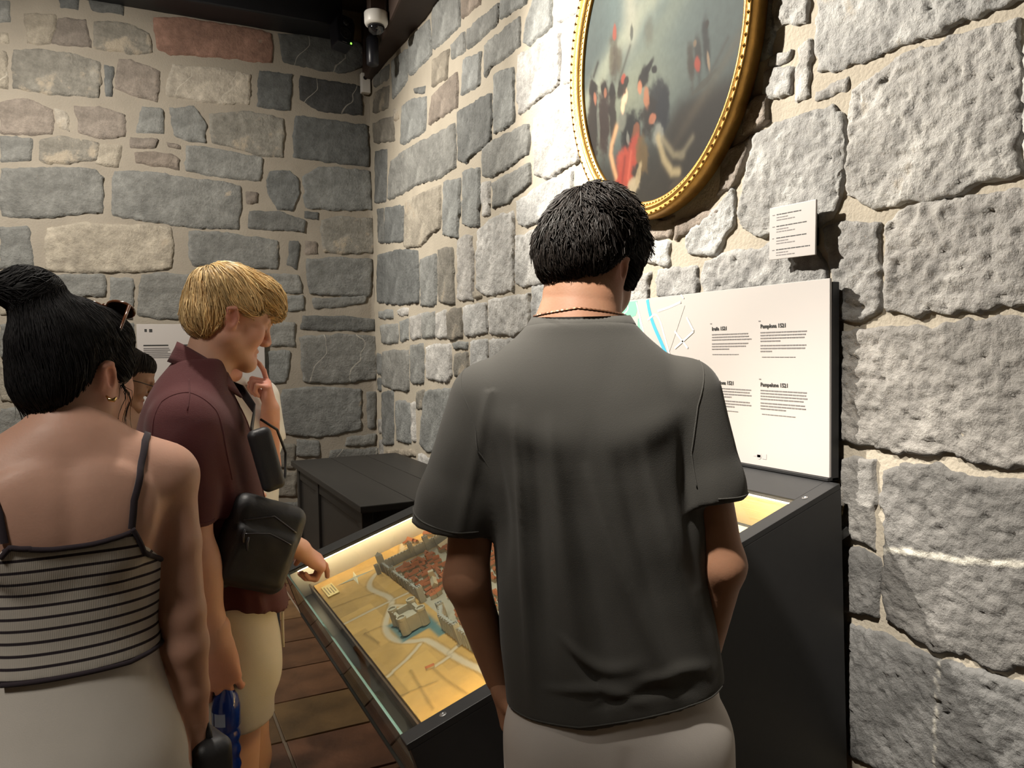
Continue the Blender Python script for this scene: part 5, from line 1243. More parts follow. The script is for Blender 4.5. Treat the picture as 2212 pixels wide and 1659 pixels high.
# turned-down collar, open at the front
mb = MB(); n = 48; prof = [(.054, .0, .0), (.058, .006, .0), (.064, -.008, .3), (.074, -.026, .7), (.082, -.040, 1.0), (.076, -.041, 1.0), (.060, -.012, .3)]; V = []
for k in range(n+1):
    t = math.radians(-158+316*k/n); c, s_ = math.sin(t), -math.cos(t)        # s_ = -1 at the back
    fr_ = (s_+1)/2
    for rr, dz, tip in prof: V.append((rr*c, -.000+rr*s_*.95+tip*.012*fr_, 1.545-.072*fr_**1.1+dz-tip*.020*fr_**2))
m = len(prof); mb.add(V, [(k*m+i, k*m+(i+1) % m, (k+1)*m+(i+1) % m, (k+1)*m+i) for k in range(n) for i in range(m)]+[tuple(range(m)), tuple(range(n*m+m-1, n*m-1, -1))])
mb.build('collar', M_BUR, shirt, smooth=True)
ring_tube(Sh, [(.10, -.03, 1.455), (.165, -.03, 1.44), (.215, -.035, 1.40)], .0015, 6, 'shoulder_seam', M_BUR, shirt)
ring_tube(Sh, [(.215, -.11, 1.33), (.19, -.08, 1.42), (.185, -.03, 1.44), (.19, .02, 1.40), (.20, .05, 1.33), (.19, .06, 1.25)], .0018, 6, 'armhole_seam', M_BUR, shirt)
ring_tube(Sh, [(.27, -.09, 1.176), (.285, -.04, 1.175), (.27, .01, 1.175), (.24, .028, 1.175)], .0016, 6, 'cuff_hem', M_BUR, shirt)
ring_tube(Sh, [(.006, .07, 1.44), (.006, .10, 1.33), (.006, .13, 1.15), (.006, .17, .95)], .003, 6, 'placket', M_BUR, shirt)
M_BTN = pmat('dark_button', (.05, .02, .02), .4)
for y, z in ((.085, 1.40), (.105, 1.31), (.125, 1.21), (.14, 1.10)):
    mb = MB(); p = np.array([[.012, y, z]])
    for _ in range(6): p = p-Sh.grad(p)*Sh(p)[:, None]
    mb.lathe([(0, 0), (.005, 0), (.005, .002), (0, .003)], n=10, M=Matrix(align(Sh.grad(p)[0], (0, 0, 1), p[0]))); mb.build('button', M_BTN, shirt)
# shorts
Sb = Sdf(); Sb.loft([(.74, 0, .045, .175, .105, .11), (.84, 0, .04, .178, .112, .118), (.98, 0, .03, .165, .105, .105)], .02, p=2.4)
Sb.cone((.088, .04, .80), (.092, .045, .62), .092, .088, .02); Sb.cone((-.088, .055, .80), (-.088, .068, .62), .092, .088, .02)
Sb.free(lambda P: .004*np.sin(P[..., 1]*40+P[..., 2]*22)*np.clip((.98-P[..., 2])/.2, 0, 1)+.003*fbm(P[..., 0]*9, P[..., 1]*9, P[..., 2]*8, 77, 2), (-.4, -.4, .5), (.4, .4, 1.1), 'd')
Sb.free(lambda P: np.maximum(.684-P[..., 2], P[..., 2]-.97), (-.5, -.5, .3), (.5, .5, 1.2), 'i', .003)
V, Q = Sb.mesh(.0065); M_SHB = cloth('stone_linen', (.56, .50, .42), weave=500, amt=.35); shb = link('shorts', npmesh('shorts', V, Q), M_SHB, bl)
for x in (.018, .028):
    mb = MB(); mb.tube([(x, .148, .935), (x+.012, .158, .90), (x+.004, .158, .86), (x+.016, .157, .815)], .0028, 6); mb.build('drawstring', M_SHB, shb, smooth=True)
for a in ((.09, -.02), (-.085, .03)): shoe(bl, a, M_SHOE, M_SOLE)
# hair
Hb = Sdf(); Hb.ell((0, -.016, .046), (.079, .097, .084), .02, M=HB); Hb.ell((0, -.052, -.015), (.068, .052, .055), .03, M=HB); Hb.ell((0, .055, .078), (.066, .055, .046), .03, M=HB); Hb.ell((0, .098, .058), (.050, .022, .026), .025, M=HB)
for x in (-1, 1):
    Hb.ell((x*.085, .004, -.010), (.024, .032, .040), .008, 's', M=HB); Hb.ell((x*.068, .016, .042), (.014, .034, .022), .012, M=HB)
Hb.free(lambda P: .003*fbm(P[..., 0]*14, P[..., 1]*14, P[..., 2]*14, 83, 2), (-.3, -.3, 1.4), (.3, .4, 2), 'd')
V, Q = Hb.mesh(.0035); crb = np.array(hp(HB, (.0, -.085, .105))); RB = HB[:3, :3]
def bl_flow(P):
    q = P-crb; g = q/np.linalg.norm(q, axis=-1, keepdims=True); return g+.25*RB[:, 0]*np.sign((P-np.array(hp(HB, (0, 0, 0))))@RB[:, 0])[:, None]-.15*RB[:, 2]
rb_ = np.random.default_rng(2); roots = sample(V, Q, 6500, 13); S1 = strands(Hb, roots, bl_flow, rb_.uniform(.05, .10, 6500), 8, .0013, 15, lift=.005, jit=.13, out=.12, wave=.10)
fr_roots = sample(V, Q, 600, 14, keep=lambda c: (((c-np.array(hp(HB, (0, .06, .05))))@RB[:, 1]) > .0).astype(float)+1e-9)
S2 = strands(Hb, fr_roots, lambda P: np.tile(RB[:, 1]*.9-RB[:, 2]*.5, (len(P), 1)), rb_.uniform(.02, .045, 600), 6, .0014, 16, lift=.005, jit=.3, out=.6, gravity=.25)
r3 = sample(V, Q, 900, 17); S3 = strands(Hb, r3, bl_flow, rb_.uniform(.06, .12, 900), 8, .0020, 18, lift=.008, jit=.2, out=.15, wave=.16)
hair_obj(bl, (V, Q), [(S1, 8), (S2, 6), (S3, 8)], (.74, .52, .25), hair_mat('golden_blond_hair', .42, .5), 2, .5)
# water bottle in his right hand
def to_world(o, p): return tuple((Matrix.Translation(o.location) @ Matrix.Rotation(o.rotation_euler.z, 4, 'Z')) @ Vector(p))
bt = empty('water_bottle', to_world(bl, (.192, .022, .585)), 0, 'blue plastic water bottle held by its neck in the right hand of the blond person', 'bottle')
def bottle_mat():
    m, nt, p = newmat('blue_plastic'); p.inputs['Base Color'].default_value = (.012, .05, .36, 1); p.inputs['Roughness'].default_value = .12; p.inputs['Transmission Weight'].default_value = .35; p.inputs['IOR'].default_value = 1.4; p.inputs['Coat Weight'].default_value = .5
    tc = N(nt, 'ShaderNodeTexCoord'); nb = N(nt, 'ShaderNodeTexNoise', in_Scale=40.0); L(nt, tc, 'Object', nb, 'Vector'); bp = N(nt, 'ShaderNodeBump', in_Strength=.4, in_Distance=.003); L(nt, nb, 0, bp, 'Height'); L(nt, bp, 0, p, 'Normal'); return m
prof = [(0, 0), (.024, 0), (.028, .006)]+[(.0285-.002*(1-math.cos(i*1.05)), .012+i*.0055) for i in range(1, 22)]+[(.0295, .135), (.0295, .175), (.026, .195), (.017, .212), (.0135, .218), (.0135, .226), (0, .226)]
lathe_part(prof, 'bottle_body', bottle_mat(), bt, 32)
lathe_part([(0, .222), (.0155, .222), (.0155, .238), (.0145, .240), (0, .240)], 'cap', pmat('white_cap', (.6, .6, .58), .4), bt, 24)
M_BLAB = pmat('pale_blue_print', (.35, .45, .68), .4)
for a0, a1 in ((150, 175), (180, 205), (212, 260)):
    mb = MB(); n = 6; V = [(.0299*math.cos(math.radians(a0+(a1-a0)*k/n)), .0299*math.sin(math.radians(a0+(a1-a0)*k/n)), z) for k in range(n+1) for z in (.142, .170)]
    mb.add(V, [(2*k, 2*k+2, 2*k+3, 2*k+1) for k in range(n)]); mb.build('label_print', M_BLAB, bt, smooth=True)
# sling bag across his front
M_BAG = pmat('black_nylon', (.016, .016, .018), .5, .25, 30, .3, 500, bdist=.0008); M_ZIP = pmat('zip_metal', (.10, .10, .11), .3, metal=.9)
bag = empty('sling_bag', to_world(bl, (.165, .100, 1.10)), bl.rotation_euler.z, 'black nylon sling bag with zips worn across the front of the burgundy shirt', 'bag')
BGM = T4((0, 0, 0), 0, 0, 105)          # bag plane turned towards his right side
Sg = Sdf(); Rb = T4((.0, 0, 0), 0, 22, 0)
def bagp(x, y, z): return hp(BGM @ Rb, (x, y, z))
def boxsdf(M, hx, hy, hz, r):
    A = np.linalg.inv(np.array(M))
    def fn(P):
        q = np.abs(P@A[:3, :3].T+A[:3, 3])-np.array([hx-r, hy-r, hz-r]); return np.linalg.norm(np.maximum(q, 0), axis=-1)+np.minimum(q.max(-1), 0)-r
    return fn
# flat face of the bag looks along local -y of BGM
Sg.free(boxsdf(BGM @ Rb, .086, .034, .100, .03), (-.2, -.2, -.2), (.2, .2, .2), 'u', .01); Sg.free(boxsdf(BGM @ Rb @ T4((.0, -.026, -.024)), .072, .020, .062, .018), (-.2, -.2, -.2), (.2, .2, .2), 'u', .008)
Sg.free(lambda P: .002*fbm(P[..., 0]*22, P[..., 1]*22, P[..., 2]*22, 55, 2), (-.3, -.3, -.3), (.3, .3, .3), 'd')
V, Q = Sg.mesh(.004); bagb = link('bag_body', npmesh('bag_body', V, Q), M_BAG, bag)
def on_bag(pts, r, nm, mat): return ring_tube(Sg, [bagp(*p) for p in pts], r, 6, nm, mat, bagb)
on_bag([(-.062, -.035, .045), (0, -.04, .068), (.062, -.035, .045)], .0022, 'zip', M_ZIP); on_bag([(-.055, -.05, .018), (0, -.05, .034), (.055, -.05, .018)], .0018, 'zip', M_ZIP)
for p in ((-.045, -.052, .014), (-.058, -.05, .028)):
    mb = MB(); a = Vector(bagp(*p)); mb.tube([a, a+Vector((0, -.004, -.012)), a+Vector((.002, -.004, -.028))], [.0022, .003, .002], 6); mb.build('zip_pull', M_ZIP, bagb, smooth=True)
Sp = Sdf(); Sp.free(boxsdf(BGM @ T4((.024, .0, .185), 0, -14), .026, .016, .072, .014), (-.2, -.2, 0), (.2, .2, .35), 'u', .01); V, Q = Sp.mesh(.004); link('phone_pouch', npmesh('phone_pouch', V, Q), M_BAG, bag)
def flat_strap(pts, w, name, parent, mat, t=.003, side=(0, 0, 1)):
    mb = MB(); V = []; P = [Vector(p) for p in pts]; sd = Vector(side)
    for i, p in enumerate(P):
        tn = (P[min(i+1, len(P)-1)]-P[max(i-1, 0)]).normalized(); nn = tn.cross(sd); nn = nn.normalized() if nn.length > 1e-4 else Vector((1, 0, 0)); bb = tn.cross(nn).normalized()
        for a, b in ((-1, -1), (1, -1), (1, 1), (-1, 1)): V.append(p+bb*a*w/2+nn*b*t/2)
    n = len(P); mb.add(V, [(i*4+k, i*4+(k+1) % 4, i*4+4+(k+1) % 4, i*4+4+k) for i in range(n-1) for k in range(4)]+[(3, 2, 1, 0), tuple(n*4-4+k for k in range(4))]); return mb.build(name, mat, parent, smooth=False)
def bag_loc(p): return (p[0]-.165, p[1]-.100, p[2]-1.10)
flat_strap([bag_loc(p) for p in ((.125, .095, 1.345), (.05, .108, 1.39), (-.05, .085, 1.43), (-.10, .03, 1.455), (-.11, -.05, 1.45), (-.08, -.13, 1.36), (.02, -.17, 1.20), (.13, -.13, 1.08), (.205, .0, 1.03), (.18, .075, 1.04))], .028, 'strap', bag, M_BAG)
mb = MB(); mb.tube([bag_loc(p) for p in ((-.02, .125, 1.36), (-.05, .165, 1.33), (-.06, .185, 1.27), (-.04, .18, 1.21), (.0, .16, 1.20))], [.003, .0035, .0035, .0035, .003], 6); mb.build('carry_loop', M_BAG, bag, smooth=True)
# ---- the woman in a striped camisole, back to us, head turned to the right
wo = empty('person', (-.077, 1.432, 0), math.radians(3.1), 'person with a black topknot in a striped camisole and white skirt, back turned', 'person')
HW = T4((-.004, .03, 1.492), -6, 2, -44, .93)
Bw = Sdf()
Bw.loft([(.80, -.02, 0, .165, .10, .12), (.90, -.02, 0, .155, .10, .12), (1.0, -.025, 0, .128, .09, .095), (1.08, -.025, 0, .122, .09, .088), (1.18, -.022, 0, .136, .105, .095), (1.26, -.02, 0, .142, .105, .100), (1.32, -.02, -.005, .142, .09, .092), (1.365, -.02, -.01, .118, .062, .072), (1.40, -.02, -.008, .07, .05, .055)], .03, p=2.2)
Bw.cone((-.02, -.015, 1.36), (-.012, .012, 1.475), .056, .049, .035)
for sx, x0 in ((1, .128), (-1, -.168)):
    Bw.ell((x0-sx*.004, -.01, 1.312), (.047, .046, .044), .05); Bw.cone((-.02+sx*.03, -.018, 1.385), (x0-sx*.01, -.012, 1.325), .030, .034, .05)
    ch_ = [((x0, -.01, 1.315), .042), ((x0+sx*.006, -.016, 1.20), .0395), ((x0+sx*.013, -.02, 1.08), .0355), ((x0+sx*.017, -.014, 1.02), .0355), ((x0+sx*.023, .004, .93), .030), ((x0+sx*.028, .02, .845), .025)]
    for (a, ra), (b, rb) in zip(ch_[:-1], ch_[1:]): Bw.cone(a, b, ra, rb, .012)
    Bw.ell((sx*.06-.02, -.080, 1.27), (.055, .020, .07), .04)          # shoulder blade
Bw.free(lambda P: .0028*np.exp(-((P[..., 0]+.02)/.016)**2)*(P[..., 1] < 0)*np.clip((1.38-P[..., 2])/.05, 0, 1), (-.1, -.2, .95), (.06, 0, 1.4), 'd')   # spine
legs_shoes(Bw, [(.055, 0, .80), (-.095, 0, .80)], [(.05, .01, .46), (-.09, .01, .46)], [(.05, -.02, .08), (-.09, -.02, .08)], r=(.085, .052, .036))
Hd = Sdf(); head_prims(Hd, HW, True); Hd.cone((-.02, -.015, 1.36), (-.012, .012, 1.475), .056, .049, .035)
hs = []
for sd, w in ((1, (.156, .02, .845)), (-1, (-.196, .02, .845))):
    Hx = Sdf(); hand_prims(Hx, align((0, .16, -1), (-sd, .1, 0), w) @ T4((0, 0, 0), s=.88), 1 if sd > 0 else -1, [(35, 55, 30), (38, 60, 30), (40, 60, 30), (42, 58, 30)], thumb=(28, 34)); Hx.cone((w[0]-sd*.004, w[1]-.006, w[2]+.03), w, .026, .024, .01); hs.append(Hx.mesh(.003))
V, Q = join(Bw.mesh(.006), Hd.mesh(.003), *hs); me = npmesh('body', V, Q)
color_attr(me, 'tint', skin_tint(V, (.50, .285, .21), [(hp(HW, (.078, -.01, -.005)), (.02, .025, .035), (.56, .20, .15), .7), (hp(HW, (.05, .06, -.03)), (.03, .03, .04), (.56, .28, .21), .5), (hp(HW, (0, .1, -.067)), (.022, .016, .012), (.42, .14, .12), .9), ((0, -.1, 1.30), (.12, .05, .08), (.56, .34, .26), .5)]))
link('body', me, skin_mat('skin_light'), wo)
mb = MB(); e0 = Vector(hp(HW, (.079, -.012, -.040)))
mb.tube([e0+Vector((0, -.002, .002)), e0+Vector((.004, -.008, -.004)), e0+Vector((.010, -.009, -.005)), e0+Vector((.014, -.006, -.001))], [.0016, .0032, .0036, .0018], 8); mb.build('earring', pmat('polished_gold', (.83, .58, .22), .18, metal=1.0), wo, smooth=True)
# camisole: the body surface, a little out, cut at neckline and hem
Cs = Sdf(); Cs.ops = list(Bw.ops[:1])+[o for o in Bw.ops if o[3] == 'u' and o[1][2] > 1.1 and abs((o[1]+o[2])[0]/2+.02) < .09 and (o[1]+o[2])[2]/2 < 1.30]
def camtop(x, y): return np.where(y < 0, 1.232+.018*np.clip((np.abs(x+.02)-.02)/.09, 0, 1)**1.5-.070*np.clip((np.abs(x+.02)-.086)/.045, 0, 1)**.8, 1.262)

cam_ops = [o for o in Cs.ops if o[3] == 'u']; Cam = Sdf(); Cam.ops = list(cam_ops)
Cam.free(lambda P: np.full(P.shape[:-1], -.005), (-.4, -.4, .6), (.4, .4, 1.5), 'a')
_c0 = Sdf.comb
def _comb(D, d, op, k): return D+d if op == 'a' else _c0(D, d, op, k)
Sdf.comb = staticmethod(_comb)
Cam.free(lambda P: np.maximum(P[..., 2]-camtop(P[..., 0], P[..., 1]), 1.032-P[..., 2]), (-.4, -.4, .6), (.4, .4, 1.6), 'i', .002)
V, Q = Cam.mesh(.0045); me = npmesh('camisole', V, Q)
ph = (V[:, 2]-1.036)/.0186+.5+.3*fbm(V[:, 0]*6, V[:, 1]*6, V[:, 2]*3, 5, 2)*np.clip((1.10-V[:, 2])/.05, 0, 1); at = me.attributes.new('stripe', 'FLOAT', 'POINT'); at.data.foreach_set('value', ph.astype(np.float32))
M_CAM = cloth('cream_rib_knit', (.50, .46, .41), rough=.85, rib=(130.0, .3, 'X'), amt=.25, bd=.001, stripes=(.030, .022, .028)); camo = link('camisole', me, M_CAM, wo)
M_TRIM = cloth('black_knit_trim', (.030, .022, .028), weave=600)
def edge_pts(xs, ys): return [(x, -.14, float(camtop(np.array(x), np.array(-.1)))) for x in xs]
ring_tube(Cs, edge_pts(np.linspace(-.115, .066, 14), 0), .0042, 8, 'neckline_trim', M_TRIM, camo, .006)
ring_tube(Cs, [(x, -.12 if x < .09 else -.06, z) for x, z in ((.066, 1.250), (.075, 1.232), (.088, 1.205), (.102, 1.188), (.118, 1.180))], .0042, 8, 'armhole_trim', M_TRIM, camo, .006)
ring_tube(Cs, [(x, -.12, 1.036) for x in np.linspace(-.14, .07, 11)]+[(.092, -.06, 1.036), (.108, -.03, 1.037), (.112, .02, 1.04)], .004, 8, 'hem_trim', M_TRIM, camo, .006)
for x0, x1 in ((.064, .083), (-.104, -.123)):
    pts = [(x0, -.11, 1.250), (x0*.6+x1*.4, -.12, 1.295), (x1, -.09, 1.345), (x1*1.02, -.04, 1.37), (x1, .02, 1.355), (x1*.95, .08, 1.30)]
    P = np.array(pts)
    for _ in range(2):
        Q2 = [P[0]]
        for a, b in zip(P[:-1], P[1:]): Q2 += [(a+b)/2, b]
        P = np.array(Q2)
        for _ in range(5): P = P-Bw.grad(P)*(Bw(P)-.002)[:, None]
    V = []; G = Bw.grad(P); T_ = np.gradient(P, axis=0)
    for p, g, t in zip(P, G, T_):
        s_ = np.cross(t, g); s_ /= np.linalg.norm(s_)
        for a, b in ((-.0055, 0), (-.005, .002), (.005, .002), (.0055, 0)): V.append(tuple(p+s_*a+g*b))
    mb = MB(); n = len(P); mb.add(V, [(i*4+k, i*4+(k+1) % 4, i*4+4+(k+1) % 4, i*4+4+k) for i in range(n-1) for k in range(4)]); mb.build('strap', M_TRIM, camo, smooth=True)
# skirt
Sk = Sdf(); Sk.loft([(.36, -.02, 0, .20, .17, .18), (.60, -.02, 0, .185, .15, .165), (.80, -.02, 0, .168, .115, .140), (.88, -.02, 0, .158, .108, .132), (.95, -.022, 0, .142, .10, .112), (1.005, -.025, 0, .130, .095, .099), (1.035, -.025, 0, .1275, .093, .0945), (1.09, -.025, 0, .122, .090, .088)], .02, p=2.2)
Sk.free(lambda P: .004*np.sin(np.arctan2(P[..., 0]+.02, -P[..., 1])*9)*np.clip((.9-P[..., 2])/.4, 0, 1)+.002*fbm(P[..., 0]*10, P[..., 1]*10, P[..., 2]*6, 37, 2), (-.5, -.5, .3), (.5, .5, 1.1), 'd')
V, Q = Sk.mesh(.007); link('skirt', npmesh('skirt', V, Q), cloth('white_linen', (.60, .56, .51), weave=500, amt=.3), wo)
for a in ((.05, -.02), (-.09, -.02)): shoe(wo, a, pmat('tan_leather', (.25, .14, .07), .5), M_SOLE, l=.24)
# hair drawn up into a topknot
bun = np.array(hp(HW, (-.015, -.075, .125))); RW = HW[:3, :3]
Hw_ = Sdf(); Hw_.ell((0, -.020, .046), (.078, .099, .086), .02, M=HW); Hw_.ell((0, -.060, -.012), (.066, .052, .066), .03, M=HW); Hw_.ell((0, .05, .072), (.058, .045, .045), .03, M=HW)
for x in (-1, 1): Hw_.ell((x*.080, .012, -.012), (.022, .032, .036), .010, 's', M=HW); Hw_.ell((x*.066, .040, .018), (.012, .024, .03), .012, M=HW)
Hw_.cone(tuple(bun+np.array([.01, .0, -.045])), tuple(bun+np.array([-.008, -.004, .0])), .046, .034, .03)
Hw_.ell(tuple(bun+np.array([-.012, -.004, .012])), (.044, .040, .030), .015); Hw_.cone(tuple(bun+np.array([-.02, -.01, .016])), tuple(bun+np.array([-.085, -.012, .006])), .024, .012, .02)
Hw_.free(lambda P: .003*fbm(P[..., 0]*26, P[..., 1]*26, P[..., 2]*26, 87, 2), (-.4, -.4, 1.2), (.4, .4, 1.9), 'd')
V, Q = Hw_.mesh(.004)
def w_flow(P): q = bun+np.array([0, 0, .01])-P; return q/(np.linalg.norm(q, axis=-1, keepdims=True)+1e-6)
nw = 5000; roots = sample(V, Q, nw, 23); S1 = strands(Hw_, roots, w_flow, np.random.default_rng(6).uniform(.03, .08, nw), 6, .0011, 25, lift=.0022, jit=.14, out=.06)
loose = np.array([hp(HW, (random.uniform(-.05, .05), -.085, -.05)) for _ in range(60)]+[hp(HW, (.071, .038, -.005)) for _ in range(14)])
dum = Sdf(); dum.ell((0, 0, 1.48), (.01, .01, .01)); 
S2 = strands(Hw_, loose, lambda P: np.tile(np.array([0, -.05, -1.]), (len(P), 1)), np.r_[np.random.default_rng(8).uniform(.03, .10, 60), np.random.default_rng(9).uniform(.06, .11, 14)], 7, .0007, 26, lift=.004, jit=.25, out=1.0)
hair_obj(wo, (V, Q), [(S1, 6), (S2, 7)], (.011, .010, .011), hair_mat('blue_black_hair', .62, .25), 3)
# sunglasses pushed up on her hair
sg = empty('sunglasses', to_world(wo, hp(HW, (0, .058, .122))), wo.rotation_euler.z, 'tortoiseshell sunglasses pushed up on the black hair of the person in stripes', 'sunglasses')
M_TORT = pmat('tortoiseshell', (.10, .035, .015), .2, .6, 60, coat=.4); M_LENS = pmat('brown_lens', (.07, .045, .04), .08, .1, 10, coat=.5)
SGM = .9*HW[:3, :3]/.93 @ np.array(Matrix.Rotation(math.radians(50), 3, 'X'))
def sgp(p): return Vector(SGM @ np.array(p, float))
for x in (-1, 1):
    rim = [sgp((x*.034+.027*math.cos(t)*(1.05), .004-.3*abs(x*.034+.027*math.cos(t))*.12, .002+.022*math.sin(t)*(1.0 if math.sin(t) < 0 else .85))) for t in np.linspace(0, 2*math.pi, 25)]
    mb = MB(); mb.tube(rim, .0026, 8, caps=False); mb.build('rim', M_TORT, sg, smooth=True)
    mb = MB(); c = sum(rim[:-1], Vector())/24; mb.add(rim[:-1]+[c], [(i, (i+1) % 24, 24) for i in range(24)]); mb.add([v+sgp((0, -.002, 0)) for v in rim[:-1]]+[c+sgp((0, -.002, 0))], [((i+1) % 24, i, 24) for i in range(24)]); mb.build('lens', M_LENS, sg, smooth=True)
    mb = MB(); mb.tube([sgp((x*.062, .0, .012)), sgp((x*.068, -.04, .005)), sgp((x*.070, -.10, -.012)), sgp((x*.066, -.125, -.03))], [.003, .0025, .0022, .003], 8); mb.build('temple', M_TORT, sg, smooth=True)
mb = MB(); mb.tube([sgp((-.009, .003, .006)), sgp((0, .004, .011)), sgp((.009, .003, .006))], .0024, 8); mb.build('bridge', M_TORT, sg, smooth=True)
# small black bag in her right hand
hb = empty('handbag', to_world(wo, (.165, .045, .80)), wo.rotation_euler.z+.3, 'small black bag by the right hand of the person in stripes', 'handbag')
Sx = Sdf(); Sx.free(boxsdf(T4((0, 0, -.02)), .036, .075, .06, .022), (-.2, -.2, -.2), (.2, .2, .2), 'u', .01); V, Q = Sx.mesh(.005); link('bag_body', npmesh('bag_body', V, Q), M_BAG, hb)
mb = MB(); mb.tube([(0, -.05, .03), (0, -.04, .06), (0, 0, .075), (0, .04, .06), (0, .05, .03)], .006, 8); mb.build('handle', M_BAG, hb, smooth=True)
# ---- two visitors half hidden further back
# the one with glasses, dark hair and bare shoulders
gw = empty('person', (-.036, 3.235, 0), -math.radians(98), 'dark-haired person with glasses and bare shoulders, half hidden behind the topknot', 'person')
HG = T4((.0, .012, 1.435), -22, 0, 8, .93)
Bg = Sdf()
Bg.loft([(.80, 0, 0, .16, .10, .11), (1.0, 0, 0, .13, .09, .09), (1.18, 0, 0, .14, .11, .095), (1.26, 0, -.005, .145, .09, .09), (1.305, 0, -.01, .12, .06, .07), (1.335, 0, -.01, .07, .05, .055)], .03)
Bg.cone((0, -.02, 1.30), (0, .0, 1.42), .054, .047, .03)
for x in (-1, 1):
    Bg.ell((x*.150, -.005, 1.265), (.045, .045, .045), .03); Bg.cone((x*.15, -.005, 1.26), (x*.175, -.02, 1.0), .040, .033, .03); Bg.cone((x*.175, -.02, 1.0), (x*.14, .16, .93), .033, .024, .02)
legs_shoes(Bg, [(.075, 0, .78), (-.075, 0, .78)], [(.075, .01, .44), (-.075, .01, .44)], [(.075, -.02, .08), (-.075, -.02, .08)], r=(.08, .05, .036))
Hd = Sdf(); head_prims(Hd, HG, True); Hd.cone((0, -.02, 1.30), (0, .0, 1.42), .054, .047, .03)
hs = []
for sd in (-1, 1):
    Hx = Sdf(); hand_prims(Hx, align((-sd*.5, 1, -.2), (0, -.2, -1), (sd*.14, .16, .93)) @ T4((0, 0, 0), s=.88), sd, [(30, 40, 20)]*4); hs.append(Hx.mesh(.004))
V, Q = join(Bg.mesh(.007), Hd.mesh(.0035), *hs); me = npmesh('body', V, Q); color_attr(me, 'tint', skin_tint(V, (.40, .225, .15), [(hp(HG, (0, .1, -.067)), (.022, .016, .012), (.36, .12, .10), .9)])); link('body', me, skin_mat('skin_olive'), gw)
Dg = Sdf(); Dg.loft([(.40, 0, 0, .21, .18, .18), (.80, 0, 0, .172, .112, .122), (1.0, 0, 0, .138, .098, .098), (1.18, 0, 0, .148, .118, .103), (1.215, 0, 0, .150, .112, .100)], .02, cap=.004); V, Q = Dg.mesh(.008); link('dress', npmesh('dress', V, Q), cloth('pale_blue_cotton', (.42, .46, .50)), gw)
for a in ((.075, -.02), (-.075, -.02)): shoe(gw, a, M_SHOE, M_SOLE, l=.24)
Hh_ = Sdf(); Hh_.ell((0, -.022, .044), (.079, .098, .086), .02, M=HG); Hh_.ell((0, -.07, -.03), (.068, .05, .09), .03, M=HG); Hh_.ell((0, .05, .070), (.058, .045, .045), .03, M=HG); Hh_.cone(hp(HG, (0, -.09, -.06)), hp(HG, (0, -.085, -.16)), .045, .03, .03)
for x in (-1, 1): Hh_.ell((x*.080, .018, -.02), (.022, .034, .04), .010, 's', M=HG)
V, Q = Hh_.mesh(.005); roots = sample(V, Q, 2200, 33); cg = np.array(hp(HG, (0, .03, .125)))
S1 = strands(Hh_, roots, lambda P: (P-cg)/np.linalg.norm(P-cg, axis=-1, keepdims=True)-np.array([0, 0, .3]), .07, 5, .0012, 35, lift=.002, jit=.12); hair_obj(gw, (V, Q), [(S1, 5)], (.024, .017, .013), hair_mat('dark_brown_hair'), 4)
M_SPEC = pmat('dark_spectacle_frame', (.02, .015, .015), .3)
sp_ = empty('spectacles', to_world(gw, hp(HG, (0, .1, .0))), gw.rotation_euler.z, 'dark rimmed spectacles on the face of the half hidden person', 'glasses')
SM = HG[:3, :3]/.93
def spp(p): return Vector(SM @ np.array(p, float))
for x in (-1, 1):
    rim = [spp((x*.031+.023*math.cos(t), .012-.1*abs(math.cos(t))*.03, .0+.018*math.sin(t))) for t in np.linspace(0, 2*math.pi, 21)]
    mb = MB(); mb.tube(rim, .0018, 6, caps=False); mb.build('rim', M_SPEC, sp_, smooth=True)
    mb = MB(); mb.add(rim[:-1], [tuple(range(20))]); mb.build('lens', M_GLASS, sp_)
    mb = MB(); mb.tube([spp((x*.054, .008, .006)), spp((x*.070, -.04, .006)), spp((x*.074, -.10, .0))], .0018, 6); mb.build('temple', M_SPEC, sp_, smooth=True)
mb = MB(); mb.tube([spp((-.008, .012, .003)), spp((0, .014, .006)), spp((.008, .012, .003))], .0016, 6); mb.build('bridge', M_SPEC, sp_, smooth=True)
# the one in a white T-shirt, hand at the chin
AL = math.radians(6.3+180-38)
wt = empty('person', (.246, 2.563, 0), -AL, 'person in a white T-shirt behind the blond one, finger raised to the chin', 'person')
HT = T4((.0, .03, 1.572), -24, 0, 0, .95)
Bt = Sdf()
Bt.loft([(.85, 0, 0, .15, .09, .10), (1.0, 0, 0, .14, .09, .09), (1.25, 0, 0, .16, .105, .10), (1.36, 0, -.005, .155, .09, .09), (1.42, 0, -.01, .10, .06, .07), (1.45, 0, -.01, .06, .05, .05)], .03); Bt.cone((0, -.02, 1.41), (0, .005, 1.55), .056, .050, .03)
EL = (-.125, .055, 1.150); WR = (-.072, .145, 1.345)
Bt.cone((-.165, 0, 1.365), EL, .046, .041, .03); Bt.cone(EL, WR, .042, .028, .02)
Bt.cone((.165, 0, 1.365), (.20, .0, 1.10), .046, .040, .03); Bt.cone((.20, .0, 1.10), (.09, .15, 1.08), .040, .028, .02)
legs_shoes(Bt, [(.085, 0, .80), (-.085, 0, .80)], [(.085, .01, .46), (-.085, .01, .46)], [(.085, -.02, .08), (-.085, -.02, .08)], r=(.085, .055, .04))
Hd = Sdf(); head_prims(Hd, HT); Hd.cone((0, -.02, 1.41), (0, .005, 1.55), .056, .050, .03)
